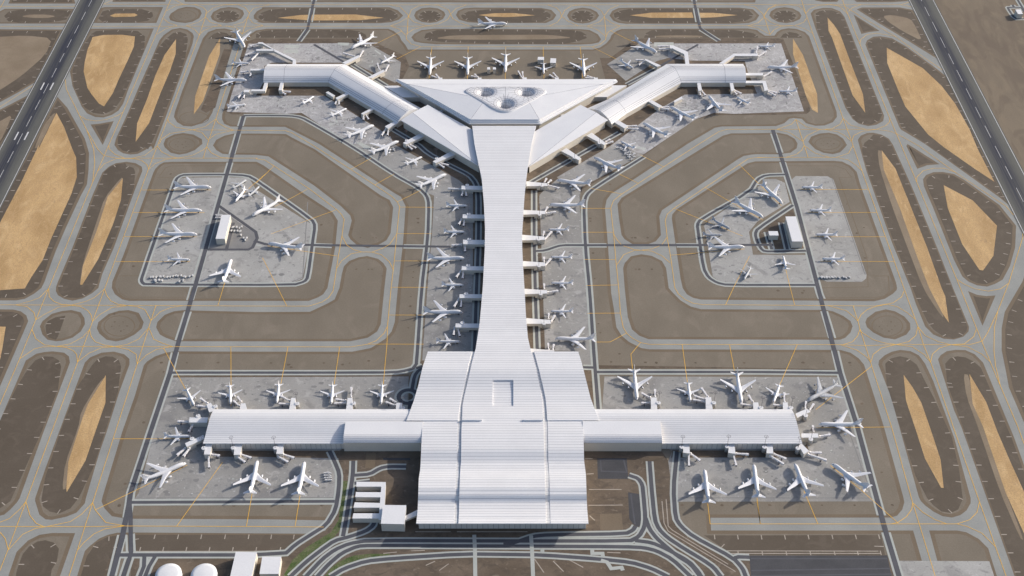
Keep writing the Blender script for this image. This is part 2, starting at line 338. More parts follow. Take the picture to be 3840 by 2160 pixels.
MAIN = """00:2372,380 2349,473 2266,734 2147,1100 2145,1150 2165,1195 2225,1222 2400,1225 10:280,1225 370,1268 11:610,0 1330,470 1400,510 1445,600 1420,960 1370,1391 12:1340,330 1310,420 1250,490 1110,580 930,615 0,615 02:1690,612 1600,625 1500,660 1420,710 1390,745 1300,1050 1180,1391 03:990,680 980,720 1010,790 1080,865 1200,885 1290,890 2576,895 13:680,905 670,1035 03:1250,1022 1130,1025 1040,1045 960,1080 870,1150 820,1200 745,1443 640,1900 33:1800,1900 1590,1296 1505,1003 23:1975,1003 1968,880 33:1290,878 1350,860 1400,800 1420,730 1410,680 1222,0 32:1060,830 1030,740 980,680 900,625 800,598 22:1380,592 1300,580 1180,520 1110,460 1060,380 1035,200 21:1010,1443 980,1000 950,620 965,540 1010,480 1200,360 1745,0 20:2010,1235 2080,1222 2576,1218 30:180,1218 260,1190 310,1146 350,1140 430,1148 470,1190 560,1215 650,1212 730,1180 768,1130 765,1080 640,740 500,350 460,310 380,280 300,273 230,285 190,310 165,345 75,345 20,310 20:2420,290 2330,275 1110,280 1060,300 1012,340 1000,375 960,420 900,460 830,478 10:1490,478 1470,480 1440,430 1405,390 1385,345 1330,300 1280,278 100,278 0,295 00:2420,330"""
SHP = [P(l) for l in G_ISL.strip().split('\n')]
DSH = [P(l) for l in D_ISL.strip().split('\n')]
mainp = P(MAIN)
sh, inf, dk = MB(), MB(), MB()
for p in SHP + DSH + [mainp]: sh.poly(p, Z['shoulder'])
for p in SHP + [mainp]: inf.poly(inset(p, 6), Z['infield'])
for p in DSH: inf_p = inset(p, 6); dk.poly(inf_p, Z['dark'])
DARK = """
00:40,155 80,115 200,92 500,90 690,105 640,190 500,215 200,222 80,205
00:950,180 990,110 1100,85 1370,88 1470,120 1480,155 1430,200 1300,220 1000,218
00:880,330 930,300 1100,288 1330,300 1400,350 1395,480 1330,620 1250,800 1180,950 1100,1060 1000,1105 900,1090 820,1040 760,940 710,820 700,680 760,520 830,400
00:1520,470 1600,380 1670,320 1740,308 1800,330 1815,380 1790,560 1700,820 1600,1060 1500,1310 1430,1443 01:1400,30 1330,75 1250,85 1180,60 1140,15 00:1140,1330 1260,1070 1390,780 1480,560
10:22,165 50,125 130,95 300,80 1180,78 1300,95 1365,135 1370,165 1320,195 1220,215 200,216 90,205 35,185
10:1980,150 2050,110 2250,90 20:200,84 350,90 425,140 420,170 350,210 100,222 10:2200,216 2100,210 2000,185
20:1035,130 1090,105 1200,84 2240,84 2340,100 2380,140 2370,170 2300,205 2150,222 1250,222 1110,200 1040,165
10:1625,365 1640,325 1750,290 1950,284 20:620,290 720,305 775,340 770,370 700,395 640,408 560,424 10:2300,424 1800,405 1660,390
00:2010,375 2060,330 2120,308 2190,320 2230,355 2200,372
30:565,130 600,108 650,100 720,100 790,125 830,165 1190,1060 1205,1110 1180,1165 1100,1205 1040,1200 960,1180 900,1110 850,1000 700,600 575,270
30:1010,1443 1035,1380 1080,1345 1120,1300 1200,1308 1260,1350 1300,1410 31:1490,440 1730,1020 1880,1391 32:2030,375 2020,420 1970,470 1890,488 1800,470 1700,400 1640,320 1560,150 31:1300,900 1060,240 1020,100
30:1060,430 1080,395 1130,370 1190,365 1300,385 1440,465 1700,660 1820,750 2000,1110 2150,1443 31:2290,330 2400,560 2330,490 1620,-10 30:1400,1235 1385,1215
02:165,950 270,780 340,700 430,660 510,665 570,700 590,760 560,980 400,1391 03:200,500 100,720 -60,830 02:-60,1400
02:890,745 940,690 1020,660 1090,665 1150,700 1170,760 1140,1000 1015,1391 03:900,400 760,690 680,790 570,840 480,820 415,770 400,700 440,480 600,0 02:750,950
03:165,1380 220,1230 280,1160 360,1110 440,1097 520,1120 570,1180 550,1300 500,1380 480,1500 140,1500
32:1235,730 1290,680 1380,660 1450,675 1540,740 1620,900 1700,1050 1880,1443 33:1950,420 1985,700 1940,800 1870,835 1780,820 1700,760 1640,690 1530,480 1410,104 32:1250,930
32:1815,730 1860,680 1930,660 2010,670 2090,710 2160,770 2455,1443 33:2550,370 2750,900 2950,1600 2560,1600 1985,0 32:1835,930
10:0,330 60,300 200,286 900,289 1000,303 1060,335 1068,365 0,365
20:1325,365 1345,320 1400,292 1500,286 2200,290 2380,320 2430,350 2425,365
30:222,365 250,330 310,310 380,320 430,355 430,366
01:1010,265 1070,215 1130,195 1210,185 1220,210 1290,230 1305,270 1295,420 1100,940 970,1250 940,1350 02:880,40 800,85 740,98 700,95 620,90 575,50 560,0 01:600,1290 720,1000 920,480
02:440,370 460,320 540,282 632,268 560,470 540,500 470,480 445,430
03:1290,1045 2576,1045 13:555,1050 380,1180 285,1205 03:1290,1205
23:1905,1050 2576,1050 33:1195,1045 1235,1240 23:2190,1240
03:1040,1065 1175,1045 1150,1150 1060,1443 1000,1560 740,1560 800,1380 840,1250 930,1120
"""
dks = [P(l) for l in DARK.strip().split('\n')]
def ring_pts(tagc, cx, cy, rx, ry, n=28): return [at(tagc, cx + rx * math.cos(2 * math.pi * i / n), cy + ry * math.sin(2 * math.pi * i / n)) for i in range(n)]
circ = [ring_pts('00', 2200, 155, 108, 52), ring_pts('10', 1678, 157, 105, 52), ring_pts('20', 733, 157, 105, 52), ring_pts('30', 265, 157, 106, 53)]
for i, p in enumerate(dks + circ): dk.poly(p, Z['dark'] + .002 + .0015 * (i % 2))
def ticks(mb, p, depth, step=33, ln=8):
    q = inset(p, depth); n = len(q); acc = 6.0
    for i in range(n):
        a, b = q[i], q[(i + 1) % n]; e = b - a; l = e.length
        if l < .01: continue
        e.normalize(); nn = Vector((-e.y, e.x))
        while acc < l:
            c = a + e * acc; acc += step * random.uniform(.97, 1.03)
            if abs(c.x) > 1400 or c.y < -680: continue
            w = .7; m0 = c - nn * ln * .45; m1 = c + nn * ln * .55
            mb.face([(*(m0 - e * w), Z['sand'] - .006), (*(m0 + e * w), Z['sand'] - .006), (*(m1 + e * w), Z['sand'] - .006), (*(m1 - e * w), Z['sand'] - .006)], mi=1)
        acc -= l
for p in DSH[:6] + [DSH[7]] + DSH[9:10] + DSH[11:12] + DSH[13:]:
    ticks(dk, inset(p, 6), 6)
for p in dks: ticks(dk, [Vector((q[0], q[1])) for q in p], 3)
for p in circ: ticks(dk, [Vector((q[0], q[1])) for q in p], 2, 19, 9)
sheet('gravel_shoulder', M['shoulder'], sh)
# faint ring tracks on the round infields are part of the infield sheet
for (tg, cx, cy, rx, ry) in (('00', 1783, 150, 112, 52), ('30', 678, 1387, 122, 58), ('32', 1255, 367, 148, 98), ('02', 1153, 367, 148, 98), ('00', 1760, 1395, 125, 62), ('00', 1875, 1140, 140, 60)):
    ribbon(inf, ring_pts(tg, cx, cy, rx, ry, 36), 1.8, Z['infield'] + .006, closed=True, mi=1)
    if tg != '00' or cx < 1800:
        for dx, dy in ((0, 0), (.3, .35), (-.35, .3), (.25, -.4), (-.3, -.4), (.5, 0), (-.5, .05), (.1, .5)):
            c = at(tg, cx + dx * rx, cy + dy * ry); s_ = random.uniform(.7, 1.4)
            inf.face([(c.x - s_, c.y - s_, Z['infield'] + .009), (c.x + s_, c.y - s_, Z['infield'] + .009), (c.x + s_, c.y + s_, Z['infield'] + .009), (c.x - s_, c.y + s_, Z['infield'] + .009)], mi=2)
for l in ("01:1540,310 1600,230 1660,212 2190,210", "01:1520,322 1690,325", "01:1150,1275 1345,1272", "02:1145,0 1160,50 1230,88 1790,90", "02:1810,60 1800,20 1760,0",
          "31:290,210 760,212 850,245 910,320 780,325", "31:1100,1275 1265,1275 32:1275,30 1230,75 1150,90 640,90", "31:790,330 1060,1100 1070,1380 620,1390"):
    ribbon(inf, P(l), 1.3, Z['infield'] + .006, mi=1)
for l in ("01:1600,740", "01:1650,290", "01:2060,265", "01:2290,262", "11:925,822", "11:1010,905", "11:1130,905", "11:1160,905", "11:968,1210", "11:1085,1210", "11:1120,1210", "11:1220,1275", "11:1165,248", "11:630,780", "11:520,1275", "11:1565,720", "11:1565,760", "11:1520,1235", "11:1515,1290",
          "12:145,725", "12:315,740", "12:655,725", "12:905,725", "12:835,740", "12:1335,590", "12:1325,700", "12:1470,385", "12:1490,175", "12:1495,82", "12:340,765", "12:1090,703", "21:1210,905", "21:1242,905", "21:1360,905", "21:1247,1210", "21:1280,1210", "21:1402,1210", "21:1515,1270", "21:808,718", "21:808,745", "21:1740,775", "21:1860,665", "21:2140,478", "21:835,1052", "21:850,1300", "21:1000,390",
          "22:1010,715", "22:1090,635", "22:1340,718", "22:1445,722", "22:1825,722", "22:2295,722", "22:905,432", "22:885,345", "32:440,722", "32:640,722", "32:893,722", "32:902,745", "32:1010,1118", "32:200,25", "32:450,25", "32:435,48", "33:1105,118", "33:1200,440", "33:1305,758", "33:120,758", "33:625,758", "33:940,758", "23:1695,758", "23:2080,758",
          "03:1210,552", "03:1150,762", "03:1705,760", "03:2260,762", "13:257,760", "13:637,760", "02:1105,250", "02:1388,1297", "02:1560,720", "02:1805,722", "02:2105,722", "02:1905,370", "01:1290,1180", "01:865,578", "31:865,580", "31:1030,808", "31:960,862", "31:1040,1100", "02:1580,810"):
    c = P(l)[0]; s_ = random.uniform(1.6, 3.2); q = [(c.x + s_ * math.cos(k * 1.05) * random.uniform(.8, 1.2), c.y + s_ * math.sin(k * 1.05) * random.uniform(.6, 1.1)) for k in range(6)]
    inf.poly(q, Z['infield'] + .011, 2)
sheet('infield', [M['infield'], M['shoulder'], M['dirt']], inf)
sheet('gravel', [M['dark'], M['tick']], dk)
SAND = """
00:1062,152 1110,132 1300,130 1330,145 1300,160 1100,165
00:895,358 1000,338 1180,336 1303,352 1293,450 1238,575 1150,760 1090,900 1005,1028 955,1000 880,905 845,850 808,690 818,600 845,480
00:545,1090 620,1230 700,1443 01:735,130 742,320 690,480 500,900 410,1125 300,1290 240,1395 0,1412 -80,1412 01:-80,850 0,760 200,380 380,0 00:370,1443
00:1700,378 1697,520 1640,690 1550,900 1440,1190 1310,1370 1325,1190 1420,960 1500,730 1590,530
00:2127,368 2123,520 2020,810 1960,980 1872,1105 1885,930 2020,540
10:210,173 430,145 540,142 960,140 1235,172 1000,195 530,198
10:2150,145 2300,128 20:60,126 275,148 60,163 10:2400,165 2250,160
20:1190,148 1400,122 1790,120 1805,172 1400,172
20:1855,124 2000,124 2228,146 2000,168 1868,172
30:678,170 740,240 800,330 900,600 1020,910 1042,1090 1000,1030 920,920 720,360 688,300
30:1248,460 1600,660 1780,830 1910,1000 2050,1250 2130,1443 31:2290,365 2100,240 1800,30 30:1650,1300 1430,1030 1360,870 1255,610 1250,470
30:345,375 440,530 578,910 584,1090 530,1060 470,930 345,520
31:1200,60 1335,240 1480,600 1640,1000 1780,1391 32:1815,80 1850,335 1790,250 1660,0 31:1540,1080 1380,630 1222,250
31:1800,398 2080,545 2315,790 2280,1080 2180,1222 2145,1215 1980,970 1840,620
32:1413,838 1500,960 1585,1110 1700,1443 33:1770,320 1800,592 1775,590 1620,310 1540,60 32:1450,1130 1435,1080
32:2048,830 2210,1100 2320,1390 33:2440,330 2700,900 2900,1500 2750,1500 2576,1030 2400,640 2180,0 32:2140,1250 2080,1120
01:1187,330 1168,540 1090,780 950,1110 795,1360 775,1360 800,1180 930,850 1040,510
02:-80,370 55,375 20,600 0,690 -80,820
02:1022,842 1018,1110 920,1391 03:825,330 645,632 640,600 660,340 770,0 02:800,1250 850,1120
"""
TAN = """
00:200,158 300,140 450,140 545,158 450,175 300,172
00:-80,360 250,342 505,370 440,530 200,740 0,870 -80,910
00:-80,1220 0,1170 120,1105 60,1250 0,1370 -80,1450
30:1210,155 1300,143 1480,180 1530,260 1595,400 1400,300 1270,215
10:1720,370 1900,340 2400,338 20:0,338 400,335 660,365 400,380 10:2350,385 1900,382
20:1440,345 1700,340 1880,345 1900,362 1440,362
00:510,1100 540,1092 440,1290 370,1430 330,1430 430,1200
01:1170,325 1190,330 1045,515 930,850 780,1350 770,1350 800,1150 940,730 1010,520
31:1160,60 1200,65 1222,250 1380,630 1540,1080 32:1660,0 1790,250 1800,290 1740,220 1600,0 31:1450,1000 1300,600 1180,230
02:1015,850 850,1120 800,1250 03:660,340 640,600 600,610 630,350 760,0 02:780,1200 930,950
32:1990,830 2045,840 2080,1120 2140,1250 33:2180,0 2400,640 2576,1100 2540,1080 2340,620 2130,0 32:2020,1050
"""
sd, tn = MB(), MB()
for l in TAN.strip().split('\n'): tn.poly(smooth(P(l), True), Z['sand'] - .004)
for l in SAND.strip().split('\n'): sd.poly(P(l), Z['sand'])
sheet('sand', M['sand'], sd); sheet('bare_soil', M['tan'], tn)
# building-site soil round the terminals
DIRT = """
00:2390,402 2340,490 2266,740 2160,1070 2240,1105 10:290,1105 470,1130 760,1300 11:890,0 1560,430 1640,450 1720,500 1690,860 1650,1391 12:1600,700 1530,775 1475,860 1475,1200 13:1600,240 23:745,240 22:900,1200 880,800 870,770 850,750 820,300 21:790,1391 700,640 690,540 720,440 780,410 1330,110 20:1800,1160 2000,1112 2576,1110 30:480,1098 512,1070 500,1000 250,372 0,368 20:1300,372 1240,385 1000,560 900,560 960,790 20:-300,800 10:1400,790 1480,640 1440,540 1130,402 1080,372 0,372
13:805,235 23:1500,240 1560,330 1590,600 1600,700 1630,900 1700,980 2200,1245 33:1250,1240 1500,1700 03:1250,1700 1270,1240 13:290,1240 560,1040 680,1000 790,800 820,600 800,380
00:2165,470 2235,480 2080,1040 1990,1090 1940,1060 2025,860
03:1060,1250 1180,1260 1120,1443 1040,1560 960,1560
22:850,745 900,780 2576,780 2576,795 880,798 32:780,785
12:0,835 1480,835 1480,858 0,865 02:1660,870 1665,838
"""
dt = MB()
for i, l in enumerate(DIRT.strip().split('\n')): dt.poly(P(l), Z['dirt'] + (.0015 * i if i else 0))
sheet('dirt', M['dirt'], dt)
APRON = """
02:1660,865 12:1475,855 1460,1200 13:800,235 795,300 800,420 780,560 755,712 03:1290,712 1340,640 1500,0
22:945,855 32:790,862 960,1391 33:1150,722 23:1645,725 1600,600 1560,335 1600,235 22:920,1200
01:1690,385 1740,335 1810,323 2400,323 11:0,440 530,770 545,800 450,1300 350,1345 01:1430,1345 1385,1320 1390,1270
21:1905,790 1985,720 2490,370 31:60,340 180,338 265,375 312,560 0,750 21:2340,850 2380,1070 31:468,1072 550,1348 21:2140,1348 2060,1330 1990,1280 1920,850
31:330,345 370,310 680,312 735,345 1055,1265 1050,1300 1010,1332 670,1330 600,1300 320,360
33:1355,1296 2240,1300 2340,1600 1440,1600
11:900,0 1480,400 1720,500 1700,860 1655,1391 12:1605,700 2095,700 11:2095,470 1960,350 1330,0
21:1330,95 850,350 720,420 700,560 790,1391 22:830,750 735,750 690,610 370,605 350,0 21:320,600 310,500 470,330 1000,20
20:970,620 1280,420 1560,420 1560,560 1450,590 1150,782
10:830,418 1080,418 1400,600 1385,760 1345,800 950,615 830,605
"""
ROUGH = """
00:2401,422 10:830,418 830,605 150,605 80,640 70,800 0,925 660,925 1300,1320 11:1330,0 900,0 10:440,1090 300,1100 00:2190,1080 2240,900 2349,577
20:1560,420 1560,560 1780,585 2300,590 2330,700 2420,905 1720,915 1480,1050 21:1000,20 1330,95 20:1830,1150 2000,1090 2200,1100 30:450,1075 230,420
"""
ap, ar = MB(), MB()
for i, l in enumerate(APRON.strip().split('\n')): ap.poly(P(l), Z['apron'], 2 if i in (2, 3, 4, 5) else 0)
for l in ROUGH.strip().split('\n'): ar.poly(P(l), Z['apron'] - .006)
for i, l in enumerate(("11:500,560 450,1290 350,1330", "03:1350,690 13:755,686", "23:1640,688 33:1140,690", "33:880,30 1010,400 1120,690", "31:720,330 1040,1260", "21:700,480 770,1100 815,1391", "21:720,560 790,1391", "32:830,1000 860,1100 1000,1500")):
    ribbon(ap, P(l), 1.6, Z['apron'] + .004 + .0012 * i, mi=1)
for l in ("10:278,432 425,436 412,468 270,465", "10:270,476 412,478 405,514 262,512", "10:790,412 900,414 895,440 788,440", "20:1425,410 1612,410 1615,450 1422,450", "10:1150,478 1210,520 1200,530 1145,490", "10:960,1375 1010,1372 1115,1425 1060,1443", "21:1250,20 1350,40 1330,60 1220,30"):
    ar.poly(P(l), Z['apron'] + .004, 1)
for k in range(260):
    tg, x0, x1, y0, y1 = random.choice((('10', 20, 640, 940, 1080), ('10', 700, 1000, 1130, 1210), ('10', 450, 800, 430, 590), ('20', 1780, 2500, 430, 570), ('30', 20, 400, 700, 1060), ('20', 1800, 2500, 930, 1060), ('10', 980, 1300, 430, 650), ('20', 1500, 2100, 1000, 1080)))
    c = at(tg, random.uniform(x0, x1), random.uniform(y0, y1)); a_, b_ = random.uniform(1.2, 5), random.uniform(.5, 1.6); r_ = random.choice((0, 0, .5, 1.57))
    co_, si_ = math.cos(r_), math.sin(r_); ar.poly([(c.x + u * co_ - v * si_, c.y + u * si_ + v * co_) for u, v in ((-a_, -b_), (a_, -b_), (a_, b_), (-a_, b_))], Z['apron'] + .006 + .0001 * (k % 40), random.choice((1, 2, 2)))
for k in range(420):
    tg, x0, x1, y0, y1 = random.choice((('03', 1500, 2500, 320, 680), ('13', 0, 720, 320, 680), ('02', 1700, 2500, 890, 1100), ('12', 0, 1400, 890, 1100), ('22', 980, 2500, 890, 1100), ('32', 0, 700, 900, 1120), ('33', 560, 1000, 60, 600), ('23', 1680, 2500, 320, 680), ('33', 0, 600, 330, 680),
        ('01', 1720, 2050, 340, 1240), ('11', 0, 400, 800, 1300), ('31', 520, 800, 340, 1260), ('21', 1960, 2500, 1080, 1300), ('11', 1730, 2080, 620, 1390), ('21', 360, 680, 480, 1390), ('22', 380, 770, 60, 560), ('12', 1640, 2080, 20, 600)))
    c = at(tg, random.uniform(x0, x1), random.uniform(y0, y1)); s_ = random.uniform(.6, 3.0) ** 1.25; mi_ = random.choice((1, 1, 1, 3)); s_ = s_ if mi_ == 1 else min(s_, 1.3)
    ap.poly([(c.x + s_ * 1.4 * math.cos(q * .9) * random.uniform(.6, 1.2), c.y + s_ * math.sin(q * .9) * random.uniform(.6, 1.2)) for q in range(7)], Z['apron'] + .009 + .0001 * (k % 30), mi_)
sheet('apron', [M['apron'], M['joint'], M['apronpale'], M['slab']], ap); sheet('rough_apron', [M['apronrough'], M['slab'], M['joint']], ar)
st = MB()
for l in ("13:0,232 800,232 803,306 0,292 03:2110,292 2060,235", "23:1600,228 33:400,232 480,165 500,240 430,298 23:1590,300",
          "21:240,200 500,330 320,480 310,560 340,1391 22:370,605 250,600 190,300 160,0 21:150,900 190,330", "11:1990,330 2190,330 2215,800 2190,1391 12:2115,611 2090,611 11:2100,470",
          "31:30,760 330,600 475,1020 0,1040 21:2440,1000 2400,880"):
    st.poly(P(l), Z['strip'])
st.poly(P("01:2110,625 2460,860 2475,905 2435,990 2400,1008 1995,1010"), Z['strip'], 1)
for i, l in enumerate(("23:900,845 1110,838 1125,1005 905,1000", "13:1065,258 1160,258 1145,405 1055,400")): st.poly(P(l), Z['strip'], 3)
for i, l in enumerate(("23:795,607 1110,607", "23:790,760 1120,758", "23:800,860 850,905", "23:1500,720 1520,930 1560,1010 2210,1400", "23:1540,700 1560,960 1600,1000 2140,1330", "13:-20,1203 270,1203", "03:1290,1205 2576,1205", "23:2130,1200 33:1170,1203", "23:2140,1225 33:1190,1225",
                       "13:1230,1225 1360,1212", "13:1500,1200 1630,1195", "13:1640,1340 1730,1300", "13:1770,1390 1860,1325", "23:970,1215 1100,1220", "23:270,1280 360,1410", "23:450,1300 550,1400", "23:590,1280 740,1360", "33:1130,1155 1220,1158", "13:1540,1015 1880,1015", "13:1940,1015 2576,1015 23:200,1015", "23:760,310 830,310", "23:770,458 840,455")):
    ribbon(st, P(l), 1.4, Z['strip'] + .003 + .0012 * (i % 4), mi=2)
sheet('soil_strip', [M['dirt'], M['joint'], M['tick'], M['shoulder']], st)
gr = MB()
gr.poly(inset(P("13:850,540 872,540 872,700 840,900 780,1010 730,1065 600,1150 480,1240 380,1350 320,1443 285,1443 375,1290 500,1180 640,1090 740,1030 820,900 832,700"), -3), Z['strip'] + .01)
gr.poly(inset(P("13:690,1443 730,1385 800,1330 870,1290 950,1262 1100,1245 1260,1240 1200,1270 1000,1300 880,1345 790,1443"), -3), Z['strip'] + .011)
tag(gr.build('grass', M['grass'], merge=False), 'green grass strips beside the curved access roads', 'grass', kind='stuff')
# ---------------------------------------------------------------- runways
def runway(xa, xb, marks, tds, gap):
    y0, y1 = -900.0, 3200.0; xc = (xa + xb) / 2; hw = (xb - xa) / 2 + 3
    r = MB()
    r.face([(xc - hw, y0, Z['runway']), (xc + hw, y0, Z['runway']), (xc + hw, y1, Z['runway']), (xc - hw, y1, Z['runway'])], [(-hw, y0), (hw, y0), (hw, y1), (-hw, y1)])
    sheet('runway', M['runway'], r)
    m = MB()
    for x in (xa, xb):
        m.face([(x - .55, y0, Z['mark']), (x + .55, y0, Z['mark']), (x + .55, y1, Z['mark']), (x - .55, y1, Z['mark'])])
    for (ya, yb, x, w) in [(a, b, xc, .42) for a, b in marks] + tds:
        m.face([(x - w, yb, Z['mark'] + .004), (x + w, yb, Z['mark'] + .004), (x + w, ya, Z['mark'] + .004), (x - w, ya, Z['mark'] + .004)])
    sheet('runway_marking', M['white'], m)
Y = lambda tg, y: at(tg, 1000, y).y
xa, xb = at('s', 299, 0).x, at('s', 390, 0).x
lm = [(Y('00', a), Y('00', b)) for a, b in ((0, 65), (115, 193), (245, 325), (380, 460), (515, 602), (660, 748), (808, 902), (963, 1060), (1125, 1223), (1290, 1395))] + [(Y('01', 70), Y('01', 180)), (Y('01', 250), Y('01', 360))]
xm = (xa + xb) / 2
td = [(Y('00', 800), Y('00', 868), xm - 10, 1.4), (Y('00', 800), Y('00', 868), xm + 10, 1.4), (Y('00', 1275), Y('00', 1352), xm - 10, 1.4), (Y('00', 1275), Y('00', 1352), xm + 10, 1.4)]
runway(xa, xb, lm, td, None)
xa, xb = at('s', 3410, 0).x, at('s', 3498.8, 0).x
rm = [(Y('30', a), Y('30', b)) for a, b in ((-60, 12), (67, 155), (213, 305), (363, 460), (520, 620), (677, 787), (855, 960), (1035, 1140), (1215, 1330))] + [(Y('31', a), Y('31', b)) for a, b in ((20, 135), (215, 340), (425, 560))]
runway(xa, xb, rm, [], None)
